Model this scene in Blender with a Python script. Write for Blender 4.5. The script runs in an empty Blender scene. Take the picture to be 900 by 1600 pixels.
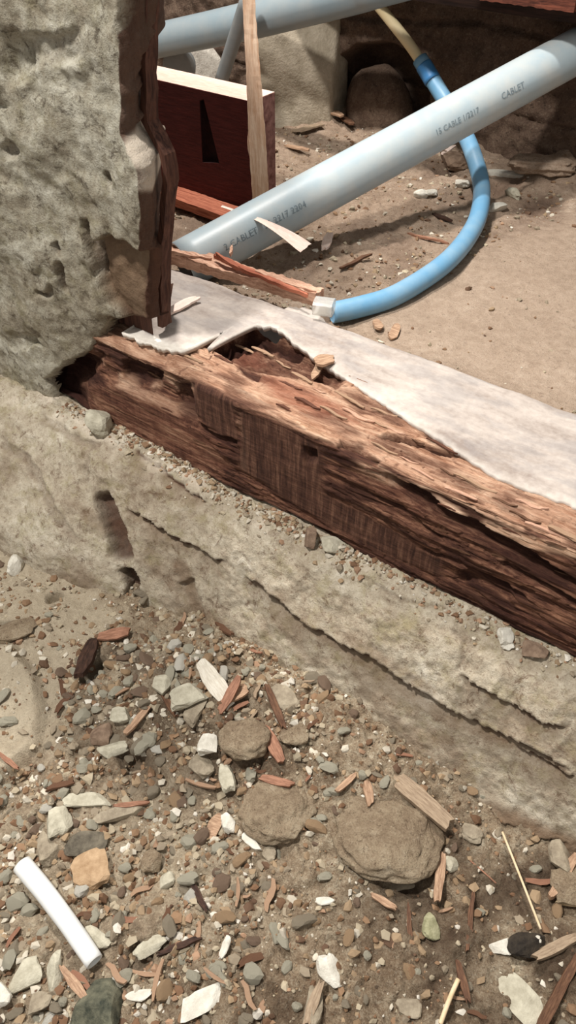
import bpy, bmesh, math, random
import numpy as np
from mathutils import Vector, Matrix, Quaternion

random.seed(7)
RNG = np.random.default_rng(7)
SC = bpy.context.scene
COL = SC.collection

# ------------------------------------------------------------------ camera, world, lamps, exposure
# X runs along the rotten beam, Y away behind it, Z up; metres.
FPX, PITCH, YAW = 1200.0, math.radians(44), math.radians(35.5)
CAM = np.array([0.0, 0.0, 1.05])
RT = np.array([math.cos(YAW), math.sin(YAW), 0.0])
HZ = np.array([-math.sin(YAW), math.cos(YAW), 0.0])
ZZ = np.array([0.0, 0.0, 1.0])
FW = HZ * math.cos(PITCH) - ZZ * math.sin(PITCH)
UP = HZ * math.sin(PITCH) + ZZ * math.cos(PITCH)

cam = bpy.data.cameras.new('camera')
cam.sensor_fit = 'VERTICAL'; cam.sensor_height = 24.0; cam.lens = 24.0 * FPX / 1600.0
cam.clip_start = 0.02
cob = bpy.data.objects.new('camera', cam)
cob.matrix_world = Matrix(((RT[0], UP[0], -FW[0], CAM[0]), (RT[1], UP[1], -FW[1], CAM[1]),
                           (RT[2], UP[2], -FW[2], CAM[2]), (0, 0, 0, 1)))
COL.objects.link(cob)
SC.camera = cob

world = bpy.data.worlds.new('world'); SC.world = world
world.use_nodes = True
wb = world.node_tree.nodes['Background']
wb.inputs[0].default_value = (1.0, 0.97, 0.93, 1); wb.inputs[1].default_value = 0.42

def lamp(name, loc, target, power, size, colour):
    l = bpy.data.lights.new(name, 'AREA'); l.shape = 'DISK'; l.size = size; l.energy = power; l.color = colour
    o = bpy.data.objects.new(name, l); o.location = loc
    o.rotation_euler = (Vector(target) - Vector(loc)).to_track_quat('-Z', 'Y').to_euler()
    COL.objects.link(o)
lamp('work_lamp', (-1.25, 1.30, 2.65), (-0.65, 0.9, 0.3), 56, 0.16, (1.0, 0.95, 0.9))
lamp('front_fill', (-0.95, -0.15, 2.7), (-0.4, 0.5, 0.1), 66, 0.22, (1.0, 0.97, 0.93))  # unseen fill, added to brighten the trench rubble and front faces

SC.view_settings.view_transform = 'Standard'; SC.view_settings.look = 'None'
SC.view_settings.gamma = 1.0; SC.view_settings.use_curve_mapping = False
SC.view_settings.exposure = 0.12

# ------------------------------------------------------------------ sighting helpers (where the camera sees a point of a real surface)
def ray(x, y): return FW + RT * ((x - 450) / FPX) + UP * ((800 - y) / FPX)
def on_z(x, y, z): d = ray(x, y); return CAM + d * ((z - CAM[2]) / d[2])
def on_y(x, y, Y): d = ray(x, y); return CAM + d * ((Y - CAM[1]) / d[1])
def at_depth(x, y, t): return CAM + ray(x, y) * t
def project(p):
    d = np.asarray(p) - CAM; t = d @ FW
    return 450 + FPX * (d @ RT) / t, 800 - FPX * (d @ UP) / t, t

# ------------------------------------------------------------------ noise
_perm = np.random.default_rng(3).permutation(256).astype(np.int64)
_perm = np.concatenate([_perm, _perm, _perm])
_grad = np.random.default_rng(4).normal(size=(256, 3)); _grad /= np.linalg.norm(_grad, axis=1)[:, None]
def noise(x, y, z=0.0):
    x, y, z = np.broadcast_arrays(np.asarray(x, float), np.asarray(y, float), np.asarray(z, float))
    xi, yi, zi = np.floor(x).astype(int), np.floor(y).astype(int), np.floor(z).astype(int)
    xf, yf, zf = x - xi, y - yi, z - zi
    u, v, w = [t * t * t * (t * (t * 6 - 15) + 10) for t in (xf, yf, zf)]
    xi &= 255; yi &= 255; zi &= 255
    def g(a, b, c):
        h = _perm[_perm[_perm[xi + a] + yi + b] + zi + c]
        G = _grad[h]
        return G[..., 0] * (xf - a) + G[..., 1] * (yf - b) + G[..., 2] * (zf - c)
    def L(a, b, t): return a + (b - a) * t
    return 1.6 * L(L(L(g(0,0,0), g(1,0,0), u), L(g(0,1,0), g(1,1,0), u), v), L(L(g(0,0,1), g(1,0,1), u), L(g(0,1,1), g(1,1,1), u), v), w)
def fbm(x, y, z=0.0, o=4, gain=0.5):
    s, a = 0, 1.0
    for i in range(o):
        s = s + a * noise(x + 17.3 * i, y - 9.1 * i, z + 5.7 * i); x, y, z = x * 2.03, y * 2.03, np.asarray(z) * 2.03; a *= gain
    return s
def ridged(x, y, z=0.0, o=4, gain=0.5):
    s, a = 0, 1.0
    for i in range(o):
        s = s + a * (1 - np.abs(noise(x + 11.3 * i, y - 7.1 * i, z + 3.7 * i)) * 2); x, y, z = x * 2.1, y * 2.1, np.asarray(z) * 2.1; a *= gain
    return s
def sst(a, b, x):
    t = np.clip((x - a) / (b - a), 0, 1); return t * t * (3 - 2 * t)

def polydist(U, V, poly):
    """distance to a polyline, side (+1 left of its direction), and how far along (0..1)"""
    best = np.full(U.shape, 1e9); side = np.zeros(U.shape); along = np.zeros(U.shape)
    n = len(poly) - 1
    for i in range(n):
        (ax, ay), (bx, by) = poly[i], poly[i + 1]
        dx, dy = bx - ax, by - ay; L2 = dx * dx + dy * dy + 1e-12
        t = np.clip(((U - ax) * dx + (V - ay) * dy) / L2, 0, 1)
        d = np.hypot(U - ax - t * dx, V - ay - t * dy)
        m = d < best
        best = np.where(m, d, best)
        side = np.where(m, np.sign(dx * (V - ay) - dy * (U - ax)), side)
        along = np.where(m, (i + t) / n, along)
    return best, side, along
def inpoly(U, V, poly):
    ins = np.zeros(U.shape, bool); n = len(poly)
    for i in range(n):
        (ax, ay), (bx, by) = poly[i], poly[(i + 1) % n]
        c = (ay > V) != (by > V)
        xx = (bx - ax) * (V - ay) / ((by - ay) if abs(by - ay) > 1e-12 else 1e-12) + ax
        ins ^= c & (U < xx)
    return ins
def region(U, V, poly, soft):
    d, _, _ = polydist(U, V, list(poly) + [poly[0]])
    s = np.where(inpoly(U, V, poly), d, -d)
    return sst(-soft, soft, s)

# ------------------------------------------------------------------ object helpers
def tag(o, label=None, cat=None, group=None, kind=None):
    if label: o['label'] = label
    if cat: o['category'] = cat
    if group: o['group'] = group
    if kind: o['kind'] = kind
    return o
def link(name, me, mat=None, parent=None):
    o = bpy.data.objects.new(name, me)
    if mat is not None:
        for m in (mat if isinstance(mat, (list, tuple)) else [mat]): me.materials.append(m)
    COL.objects.link(o)
    if parent is not None: o.parent = parent
    return o
def mesh_np(name, verts, faces, smooth=True, attrs=None):
    verts = np.asarray(verts, np.float32); faces = np.asarray(faces, np.int32); k = faces.shape[1]
    me = bpy.data.meshes.new(name)
    me.vertices.add(len(verts)); me.vertices.foreach_set('co', verts.ravel())
    me.loops.add(faces.size); me.loops.foreach_set('vertex_index', faces.ravel())
    me.polygons.add(len(faces)); me.polygons.foreach_set('loop_start', np.arange(0, faces.size, k, dtype=np.int32))
    me.polygons.foreach_set('use_smooth', np.full(len(faces), smooth))
    me.update(calc_edges=True)
    for nm, a in (attrs or {}).items():
        a = np.asarray(a, np.float32)
        if a.ndim == 1:
            at = me.attributes.new(nm, 'FLOAT', 'POINT'); at.data.foreach_set('value', a)
        else:
            at = me.attributes.new(nm, 'FLOAT_COLOR', 'POINT')
            at.data.foreach_set('color', np.concatenate([a, np.ones((len(a), 1), np.float32)], 1).ravel())
    me.validate()
    return me
def grid_faces(nu, nv, flip=False):
    i = np.arange((nu - 1) * (nv - 1)); a = (i // (nv - 1)) * nv + i % (nv - 1)
    f = np.stack([a, a + nv, a + nv + 1, a + 1], 1)
    return f[:, ::-1] if flip else f
def grid_mesh(name, Pp, smooth=True, attrs=None, flip=False):
    nu, nv = Pp.shape[:2]
    return mesh_np(name, Pp.reshape(-1, 3), grid_faces(nu, nv, flip), smooth, {k: a.reshape(nu * nv, *a.shape[2:]) for k, a in (attrs or {}).items()})
def grid_normals(Pp):
    du = np.gradient(Pp, axis=0); dv = np.gradient(Pp, axis=1)
    n = np.cross(du, dv); return n / (np.linalg.norm(n, axis=2, keepdims=True) + 1e-12)
class Sight:
    """find where on a built surface the eye meets it"""
    def __init__(self, Pp, U, V):
        self.P, self.U, self.V = Pp.reshape(-1, 3), U.ravel(), V.ravel()
        self.x, self.y, self.t = project(self.P)
    def idx(self, x, y):
        d = (self.x - x) ** 2 + (self.y - y) ** 2
        near = np.where(d < 36)[0]
        return near[np.argmin(d[near] / 36 + (self.t[near] - self.t[near].min()) * 60)] if len(near) else int(np.argmin(d))
    def uv(self, pts): return [(float(self.U[i]), float(self.V[i])) for i in (self.idx(*p) for p in pts)]
    def at(self, x, y): return self.P[self.idx(x, y)]

def smooth_path(pts, n):
    pts = [np.asarray(p, float) for p in pts]
    P = [2 * pts[0] - pts[1]] + pts + [2 * pts[-1] - pts[-2]]
    out = []
    for s in np.linspace(0, len(pts) - 1 - 1e-6, n):
        i = int(s); t = s - i; a, b, c, d = P[i:i + 4]
        out.append(0.5 * (2 * b + (c - a) * t + (2 * a - 5 * b + 4 * c - d) * t * t + (3 * b - a - 3 * c + d) * t ** 3))
    return np.array(out)
def tube(name, path, rad, seg=24, hollow=None, wob=0.0, squash=1.0):
    path = np.asarray(path); n = len(path)
    T = np.gradient(path, axis=0); T /= np.linalg.norm(T, axis=1)[:, None]
    s0 = np.cross(T[0], ZZ);
    if np.linalg.norm(s0) < 1e-3: s0 = np.array([1.0, 0, 0])
    rings = []; side = s0 / np.linalg.norm(s0)
    ang = np.linspace(0, 2 * np.pi, seg, endpoint=False)
    for i in range(n):
        side = side - T[i] * (side @ T[i]); side /= np.linalg.norm(side); up = np.cross(side, T[i])
        r = rad(i / (n - 1)) if callable(rad) else rad
        rr = r * (1 + wob * noise(np.cos(ang) * 1.5 + i * 0.13, np.sin(ang) * 1.5, i * 0.09))
        rings.append(path[i] + np.outer(np.cos(ang) * rr, side) + np.outer(np.sin(ang) * rr * squash, up))
    bm = bmesh.new()
    V = [[bm.verts.new(p) for p in ring] for ring in rings]
    def skin(A, B, flip=False):
        for k in range(seg):
            q = (A[k], A[(k + 1) % seg], B[(k + 1) % seg], B[k])
            bm.faces.new(q[::-1] if flip else q).smooth = True
    for i in range(n - 1): skin(V[i], V[i + 1])
    if hollow:
        for e, ring in ((0, rings[0]), (n - 1, rings[-1])):
            c = path[e]; inn = [bm.verts.new(c + (p - c) * hollow) for p in ring]
            dep = [bm.verts.new(c + (p - c) * hollow + (T[e] if e == 0 else -T[e]) * np.linalg.norm(ring[0] - c) * 1.5) for p in ring]
            skin(V[e], inn, e == 0); skin(inn, dep, e == 0); f = bm.faces.new(dep)
    else:
        bm.faces.new(V[0]); bm.faces.new(V[-1])
    bmesh.ops.recalc_face_normals(bm, faces=bm.faces)
    me = bpy.data.meshes.new(name); bm.to_mesh(me); bm.free()
    for p in me.polygons: p.use_smooth = len(p.vertices) == 4
    return me
def strip_solid(name, path, sides, ups, widths, thick, nw=6, rough=0.0, cup=0.0, seed=0.0, ragged=0.0):
    """a board, chip or shaving: a lengthwise path, cross-section width x thickness, roughened"""
    path = np.asarray(path); n = len(path)
    sides = np.asarray(sides, float); ups = np.asarray(ups, float)
    if sides.ndim == 1: sides = np.tile(sides, (n, 1))
    if ups.ndim == 1: ups = np.tile(ups, (n, 1))
    w = np.array([widths(i / (n - 1)) if callable(widths) else widths for i in range(n)])
    h = np.array([thick(i / (n - 1)) if callable(thick) else thick for i in range(n)])
    T = np.gradient(path, axis=0); T /= np.linalg.norm(T, axis=1)[:, None]
    a = np.linspace(-0.5, 0.5, nw)
    loops = []
    for i in range(n):
        top = [path[i] + sides[i] * w[i] * q + ups[i] * (h[i] / 2 + cup * (4 * q * q)) for q in a]
        bot = [path[i] + sides[i] * w[i] * q + ups[i] * (-h[i] / 2 + cup * (4 * q * q)) for q in a[::-1]]
        L = np.array(top + bot)
        if rough: L = L + (ups[i][None] * noise(L[:, 0] * 90 + seed, L[:, 1] * 90, L[:, 2] * 90)[:, None] + sides[i][None] * noise(L[:, 1] * 60 + seed, L[:, 2] * 60, L[:, 0] * 60)[:, None]) * rough
        if ragged and i in (0, n - 1):
            L = L + T[i][None] * (noise(np.concatenate([a, a[::-1]]) * 9 + seed, seed + i) * ragged)[:, None]
        loops.append(L)
    m = 2 * nw
    verts = np.concatenate(loops); F = []
    for i in range(n - 1):
        for k in range(m):
            F.append((i * m + k, i * m + (k + 1) % m, (i + 1) * m + (k + 1) % m, (i + 1) * m + k))
    for base, fl in ((0, 1), ((n - 1) * m, 0)):
        for k in range(nw - 1):
            q = (base + k, base + k + 1, base + m - 2 - k, base + m - 1 - k)
            F.append(q[::-1] if fl else q)
    me = mesh_np(name, verts, F, smooth=False)
    bm = bmesh.new(); bm.from_mesh(me); bmesh.ops.recalc_face_normals(bm, faces=bm.faces); bm.to_mesh(me); bm.free()
    return me

# ------------------------------------------------------------------ materials
def srgb(r, g, b):
    return tuple(((c / 255) / 12.92 if c / 255 <= 0.04045 else ((c / 255 + 0.055) / 1.055) ** 2.4) for c in (r, g, b)) + (1,)
class NT:
    def __init__(self, name):
        self.m = bpy.data.materials.new(name); self.m.use_nodes = True
        self.t = self.m.node_tree; self.b = self.t.nodes['Principled BSDF']
        self.b.inputs['Roughness'].default_value = 0.85
        self.b.inputs['Specular IOR Level'].default_value = 0.25
        self.co = self.t.nodes.new('ShaderNodeTexCoord')
    def L(self, a, b): self.t.links.new(a, b)
    def vec(self, scale=(1, 1, 1), out='Object'):
        mp = self.t.nodes.new('ShaderNodeMapping'); mp.inputs['Scale'].default_value = scale
        self.L(self.co.outputs[out], mp.inputs['Vector']); return mp.outputs[0]
    def noise(self, scale, detail=5, rough=0.55, stretch=(1, 1, 1), dist=0.0):
        n = self.t.nodes.new('ShaderNodeTexNoise'); n.inputs['Scale'].default_value = scale; n.inputs['Detail'].default_value = detail
        n.inputs['Roughness'].default_value = rough; n.inputs['Distortion'].default_value = dist
        self.L(self.vec(stretch), n.inputs['Vector']); return n.outputs['Fac']
    def ramp(self, fac, stops):
        r = self.t.nodes.new('ShaderNodeValToRGB'); e = r.color_ramp.elements
        while len(e) < len(stops): e.new(0.5)
        for k, (p, c) in enumerate(stops): e[k].position = p; e[k].color = c if len(c) == 4 else tuple(c) + (1,)
        self.L(fac, r.inputs[0]); return r.outputs[0]
    def attr(self, name, colour=False):
        a = self.t.nodes.new('ShaderNodeAttribute'); a.attribute_name = name; return a.outputs['Color' if colour else 'Fac']
    def mix(self, fac, a, b, mode='MIX'):
        m = self.t.nodes.new('ShaderNodeMix'); m.data_type = 'RGBA'; m.blend_type = mode
        for s, v in ((m.inputs[0], fac), (m.inputs[6], a), (m.inputs[7], b)):
            if isinstance(v, (int, float, tuple)): s.default_value = v
            else: self.L(v, s)
        return m.outputs[2]
    def math(self, op, a, b=0.0):
        m = self.t.nodes.new('ShaderNodeMath'); m.operation = op
        for s, v in ((m.inputs[0], a), (m.inputs[1], b)):
            if isinstance(v, (int, float)): s.default_value = v
            else: self.L(v, s)
        return m.outputs[0]
    def bump(self, h, strength=0.5, dist=0.002):
        b = self.t.nodes.new('ShaderNodeBump'); b.inputs['Strength'].default_value = strength; b.inputs['Distance'].default_value = dist
        self.L(h, b.inputs['Height'])
        if self.b.inputs['Normal'].is_linked: self.L(self.b.inputs['Normal'].links[0].from_socket, b.inputs['Normal'])
        self.L(b.outputs[0], self.b.inputs['Normal'])
    def colour(self, c): self.L(c, self.b.inputs['Base Color']) if not isinstance(c, tuple) else setattr(self.b.inputs['Base Color'], 'default_value', c)
    def random(self): o = self.t.nodes.new('ShaderNodeObjectInfo'); return o.outputs['Random']

def mat_dirt(name, tones, dark, speck=srgb(190, 175, 150), speckamt=0.5, scale=1.0):
    n = NT(name)
    big = n.noise(7 * scale, 6, 0.6); mid = n.noise(60 * scale, 6, 0.7); fine = n.noise(420 * scale, 4, 0.7)
    f = n.math('ADD', n.math('MULTIPLY', big, 0.34), n.math('ADD', n.math('MULTIPLY', mid, 0.36), n.math('MULTIPLY', fine, 0.30)))
    c = n.ramp(f, [(0.34, tones[0]), (0.46, tones[1]), (0.54, tones[2]), (0.64, tones[3])])
    sp = n.ramp(n.noise(260 * scale, 3, 0.6), [(0.58, (0, 0, 0)), (0.68, (1, 1, 1))])
    c = n.mix(n.math('MULTIPLY', sp, speckamt), c, speck)
    sp2 = n.ramp(n.noise(170 * scale, 4, 0.7, dist=0.4), [(0.33, (1, 1, 1)), (0.42, (0, 0, 0))])
    c = n.mix(n.math('MULTIPLY', sp2, 0.7), c, dark)
    sp3 = n.ramp(n.noise(110 * scale, 6, 0.75, dist=0.8), [(0.56, (0, 0, 0)), (0.66, (1, 1, 1))])
    c = n.mix(n.math('MULTIPLY', sp3, 0.45), c, tones[3])
    c = n.mix(n.math('MULTIPLY', n.attr('dark'), 0.85), c, n.mix(mid, dark, tones[0]))
    c = n.mix(n.math('MULTIPLY', n.attr('pale'), 0.8), c, n.mix(mid, tones[2], tuple(min(1, q_ * 1.15) for q_ in tones[3][:3]) + (1,)))
    n.colour(c); n.bump(mid, 0.8, 0.007); n.bump(fine, 0.9, 0.003)
    return n.m
def mat_render(name, tones, dark, moss):
    """old cement render: grey with ochre and greenish patches, pits"""
    n = NT(name)
    big = n.noise(9, 6, 0.65); mid = n.noise(55, 7, 0.7); fine = n.noise(350, 4, 0.65)
    f = n.math('ADD', n.math('MULTIPLY', big, 0.5), n.math('ADD', n.math('MULTIPLY', mid, 0.35), n.math('MULTIPLY', fine, 0.15)))
    c = n.ramp(f, [(0.36, tones[0]), (0.46, tones[1]), (0.54, tones[2]), (0.64, tones[3])])
    mo = n.ramp(n.noise(26, 6, 0.75), [(0.50, (0, 0, 0)), (0.66, (1, 1, 1))])
    c = n.mix(n.math('MULTIPLY', mo, 0.55), c, moss)
    st = n.ramp(n.noise(40, 8, 0.8, dist=0.6), [(0.36, (1, 1, 1)), (0.46, (0, 0, 0))])
    c = n.mix(n.math('MULTIPLY', st, 0.8), c, dark)
    gr = n.ramp(n.noise(190, 5, 0.75, dist=0.5), [(0.36, (1, 1, 1)), (0.45, (0, 0, 0))])
    c = n.mix(n.math('MULTIPLY', gr, 0.5), c, dark)
    wood = n.mix(n.noise(90, 5, 0.7, (1, 1, 0.12)), srgb(38, 22, 18), srgb(100, 66, 50))
    c = n.mix(n.attr('bare'), c, n.mix(mid, srgb(84, 64, 49), srgb(136, 112, 88)))
    c = n.mix(n.attr('dark'), c, wood)
    c = n.mix(n.math('MULTIPLY', n.attr('pale'), 0.8), c, n.mix(fine, srgb(196, 180, 158), srgb(225, 214, 198)))
    n.colour(c); n.bump(mid, 0.7, 0.006); n.bump(fine, 0.6, 0.002)
    return n.m
def mat_plain_noise(name, c0, c1, scale=40, bump=0.003, rough=0.85, stretch=(1, 1, 1), fine=None, vary=0.0):
    n = NT(name)
    a = n.noise(scale, 6, 0.65, stretch); c = n.ramp(a, [(0.32, c0), (0.68, c1)])
    if vary:
        c = n.mix(vary, c, n.ramp(n.random(), [(0.0, (0.25, 0.2, 0.15)), (0.5, (0.5, 0.45, 0.38)), (1.0, (0.85, 0.82, 0.74))]), 'OVERLAY')
    n.colour(c); n.bump(a, 0.6, bump)
    n.bump(n.noise(scale * 8, 3, 0.6, stretch), 0.5, bump * 0.35)
    n.b.inputs['Roughness'].default_value = rough
    return n.m
M = {}
M['trench_soil'] = mat_dirt('trench_soil', [srgb(86, 68, 52), srgb(130, 110, 88), srgb(162, 145, 121), srgb(204, 193, 170)], srgb(48, 34, 26))
M['clod_soil'] = mat_dirt('clod_soil', [srgb(112, 94, 76), srgb(138, 120, 98), srgb(156, 139, 115), srgb(178, 163, 140)], srgb(80, 62, 48), speckamt=0.25)
M['crawl_soil'] = mat_dirt('crawl_soil', [srgb(118, 97, 80), srgb(152, 130, 110), srgb(170, 148, 128), srgb(192, 173, 154)], srgb(78, 56, 46), speckamt=0.3)
M['render_footing'] = mat_render('render_footing', [srgb(132, 116, 97), srgb(166, 153, 133), srgb(186, 175, 155), srgb(212, 204, 187)], srgb(98, 76, 58), srgb(140, 130, 92))
M['render_wall'] = mat_render('render_wall', [srgb(98, 88, 72), srgb(142, 133, 115), srgb(166, 160, 143), srgb(194, 190, 175)], srgb(66, 54, 40), srgb(116, 108, 78))
M['old_masonry'] = mat_dirt('old_masonry', [srgb(66, 50, 41), srgb(88, 70, 58), srgb(104, 85, 71), srgb(132, 112, 95)], srgb(42, 29, 24), speckamt=0.15, scale=0.6)
n = NT('ledge_mortar')
a = n.noise(10, 7, 0.65, (0.6, 2.0, 1)); b_ = n.noise(120, 5, 0.6)
c = n.ramp(n.math('ADD', n.math('MULTIPLY', a, 0.75), n.math('MULTIPLY', b_, 0.25)), [(0.34, srgb(140, 127, 118)), (0.5, srgb(174, 163, 154)), (0.66, srgb(196, 186, 176))])
wet = n.ramp(n.noise(14, 4, 0.6, (1, 2.2, 1)), [(0.46, (0, 0, 0)), (0.6, (1, 1, 1))])
c = n.mix(n.math('MULTIPLY', wet, 0.35), c, srgb(132, 129, 130))
c = n.mix(n.attr('pale'), c, n.mix(b_, srgb(190, 180, 166), srgb(232, 226, 216)))
c = n.mix(n.attr('dark'), c, srgb(116, 110, 114))
n.colour(c); n.bump(a, 0.4, 0.004); n.bump(b_, 0.4, 0.0012); M['ledge_mortar'] = n.m
# rotten beam timber
n = NT('rotten_timber')
fib = n.noise(7, 8, 0.75, (2.6, 24, 24), 0.5); fib2 = n.noise(30, 6, 0.8, (1.6, 10, 10), 0.4); blotch = n.noise(16, 5, 0.65, (0.6, 1.5, 1.5))
f = n.math('ADD', n.math('MULTIPLY', fib, 0.55), n.math('ADD', n.math('MULTIPLY', fib2, 0.2), n.math('MULTIPLY', blotch, 0.25)))
c = n.ramp(f, [(0.36, srgb(44, 22, 18)), (0.44, srgb(104, 62, 47)), (0.50, srgb(148, 100, 78)), (0.57, srgb(192, 146, 117)), (0.68, srgb(226, 188, 158))])
cf = n.ramp(f, [(0.34, srgb(136, 86, 64)), (0.43, srgb(212, 162, 128)), (0.52, srgb(238, 198, 166)), (0.66, srgb(250, 226, 200))])
aged_shade = n.ramp(f, [(0.36, srgb(30, 16, 13)), (0.44, srgb(66, 40, 31)), (0.51, srgb(106, 70, 54)), (0.58, srgb(150, 106, 82)), (0.70, srgb(196, 150, 120))])
c = n.mix(n.attr('aged_shade'), c, aged_shade)  # front tone: aged wood with the face's shade painted in
c = n.mix(n.attr('fresh_lit'), c, cf)
sawn = n.noise(9, 6, 0.7, (22, 2, 2.0)); sw = n.ramp(sawn, [(0.34, srgb(44, 26, 21)), (0.5, srgb(90, 60, 48)), (0.66, srgb(136, 100, 80))])
c = n.mix(n.math('MULTIPLY', n.attr('sawn'), 0.8), c, sw)
c = n.mix(n.math('MULTIPLY', n.attr('red'), 0.6), c, n.mix(fib2, srgb(120, 58, 40), srgb(196, 128, 100)))
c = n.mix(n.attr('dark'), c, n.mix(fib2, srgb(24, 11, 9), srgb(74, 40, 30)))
n.colour(c); n.bump(fib, 0.8, 0.005); n.bump(fib2, 0.8, 0.003); M['rotten_timber'] = n.m

def mat_wood(name, c0, c1, stretch=(2, 30, 30), rough=0.75, scale=6):
    n = NT(name); a = n.noise(scale, 7, 0.7, stretch, 0.2)
    n.colour(n.ramp(a, [(0.34, c0), (0.66, c1)])); n.bump(a, 0.5, 0.0015); n.b.inputs['Roughness'].default_value = rough; return n.m
M['red_timber'] = mat_wood('red_timber', srgb(64, 21, 18), srgb(90, 36, 30), (4, 40, 40))
M['sawn_top'] = mat_wood('sawn_top', srgb(222, 184, 164), srgb(240, 214, 198), (6, 30, 30))
M['end_grain'] = mat_plain_noise('end_grain', srgb(100, 62, 56), srgb(166, 122, 112), 60, 0.002)
M['pocket_dark'] = mat_plain_noise('pocket_dark', srgb(30, 12, 11), srgb(46, 20, 18), 60, 0.001)
M['pale_lath'] = mat_wood('pale_lath', srgb(206, 160, 126), srgb(246, 218, 190), (28, 28, 1.6))
M['batten_wood'] = mat_wood('batten_wood', srgb(150, 106, 84), srgb(226, 186, 160), (2.2, 36, 36))
M['batten_red'] = mat_wood('batten_red', srgb(128, 64, 46), srgb(196, 124, 96), (2.2, 36, 36))
M['shaving'] = mat_wood('shaving', srgb(234, 206, 190), srgb(250, 232, 220), (3, 30, 30))
M['chip_tan'] = mat_wood('chip_tan', srgb(128, 98, 76), srgb(190, 158, 130), (4, 30, 30), scale=14)
M['chip_red'] = mat_wood('chip_red', srgb(116, 80, 62), srgb(168, 124, 100), (4, 30, 30), scale=14)
M['flake'] = mat_wood('flake', srgb(196, 186, 168), srgb(228, 222, 208), (4, 30, 30), scale=14)
M['chip_dark'] = mat_wood('chip_dark', srgb(70, 46, 34), srgb(118, 86, 64), (4, 30, 30), scale=14)
M['rot_dark'] = mat_wood('rot_dark', srgb(62, 36, 28), srgb(120, 80, 62), (4, 30, 30), scale=14)
M['chip_grey'] = mat_wood('chip_grey', srgb(126, 106, 86), srgb(170, 150, 126), (4, 30, 30), scale=14)
M['bark'] = mat_wood('bark', srgb(34, 22, 18), srgb(80, 56, 44), (4, 20, 20), scale=14)
M['straw'] = mat_plain_noise('straw', srgb(206, 180, 140), srgb(228, 208, 176), 80, 0.0005)
M['joist_wood'] = mat_wood('joist_wood', srgb(62, 32, 24), srgb(128, 72, 54), (2, 30, 30))
M['dark_joist'] = mat_wood('dark_joist', srgb(28, 18, 15), srgb(62, 42, 34), (2, 30, 30))
M['old_post'] = mat_wood('old_post', srgb(44, 24, 19), srgb(104, 70, 56), (26, 26, 2))
def mat_pvc(name, base, dust, amt):
    n = NT(name); d = n.ramp(n.noise(14, 6, 0.6, (1, 1, 1)), [(0.40, (0, 0, 0)), (0.7, (1, 1, 1))])
    n.colour(n.mix(n.math('MULTIPLY', d, amt), base, dust)); n.b.inputs['Roughness'].default_value = 0.42; n.b.inputs['Specular IOR Level'].default_value = 0.45
    n.bump(n.noise(200, 3, 0.6), 0.15, 0.0008); return n.m
M['grey_pvc'] = mat_pvc('grey_pvc', srgb(166, 181, 187), srgb(196, 194, 186), 0.6)
M['upper_pvc'] = mat_pvc('upper_pvc', srgb(132, 146, 152), srgb(160, 160, 156), 0.5)
M['thin_pvc'] = mat_pvc('thin_pvc', srgb(122, 126, 126), srgb(160, 154, 146), 0.5)
M['blue_pvc'] = mat_pvc('blue_pvc', srgb(104, 154, 188), srgb(150, 176, 190), 0.6)
M['blue_tape'] = mat_pvc('blue_tape', srgb(62, 122, 176), srgb(92, 150, 190), 0.4)
M['cream_tube'] = mat_pvc('cream_tube', srgb(222, 202, 158), srgb(236, 222, 188), 0.5)
M['white_pvc'] = mat_pvc('white_pvc', srgb(226, 228, 226), srgb(206, 198, 184), 0.35)
M['print_ink'] = mat_plain_noise('print_ink', srgb(104, 118, 126), srgb(132, 146, 152), 90, 0.0001)
M['pier_concrete'] = mat_plain_noise('pier_concrete', srgb(150, 138, 118), srgb(192, 180, 160), 22, 0.006)
M['white_mortar'] = mat_plain_noise('white_mortar', srgb(176, 168, 156), srgb(226, 220, 208), 50, 0.006)
n = NT('clear_plastic'); n.b.inputs['Base Color'].default_value = (0.95, 0.94, 0.9, 1); n.b.inputs['Transmission Weight'].default_value = 0.75
n.b.inputs['Roughness'].default_value = 0.18; n.b.inputs['IOR'].default_value = 1.45; M['clear_plastic'] = n.m
STONE = {
    'pale': (srgb(156, 149, 130), srgb(196, 190, 170)), 'white': (srgb(190, 184, 170), srgb(224, 219, 206)),
    'grey': (srgb(124, 112, 95), srgb(168, 156, 135)), 'slate': (srgb(72, 66, 57), srgb(118, 110, 95)),
    'green': (srgb(48, 52, 44), srgb(112, 110, 92)), 'olive': (srgb(128, 126, 94), srgb(178, 174, 142)),
    'tan': (srgb(146, 118, 88), srgb(186, 158, 126)), 'brown': (srgb(102, 82, 68), srgb(148, 126, 106)),
    'clod': (srgb(124, 102, 76), srgb(160, 138, 110)), 'char': (srgb(26, 22, 20), srgb(66, 58, 48)),
}
for k, (c0, c1) in STONE.items():
    M['stone_' + k] = mat_plain_noise('stone_' + k, c0, c1, 70, 0.003)
M['stone_clod'] = M['clod_soil']; M['stone_heap'] = M['crawl_soil']
n = NT('gravel_grain'); r = n.random()
c = n.ramp(r, [(0.0, srgb(112, 86, 66)), (0.22, srgb(140, 116, 92)), (0.42, srgb(164, 148, 124)), (0.62, srgb(150, 144, 130)), (0.8, srgb(188, 178, 156)), (1.0, srgb(224, 218, 204))])
c = n.mix(n.math('MULTIPLY', n.noise(90, 5, 0.7), 0.5), c, srgb(104, 80, 60)); n.colour(c); n.bump(n.noise(150, 4, 0.6), 0.6, 0.002); M['gravel_grain'] = n.m
n = NT('fine_gravel'); c = n.mix(n.math('MULTIPLY', n.noise(200, 4, 0.7), 0.4), n.attr('col', True), srgb(96, 72, 54)); n.colour(c); M['fine_gravel'] = n.m

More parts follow.
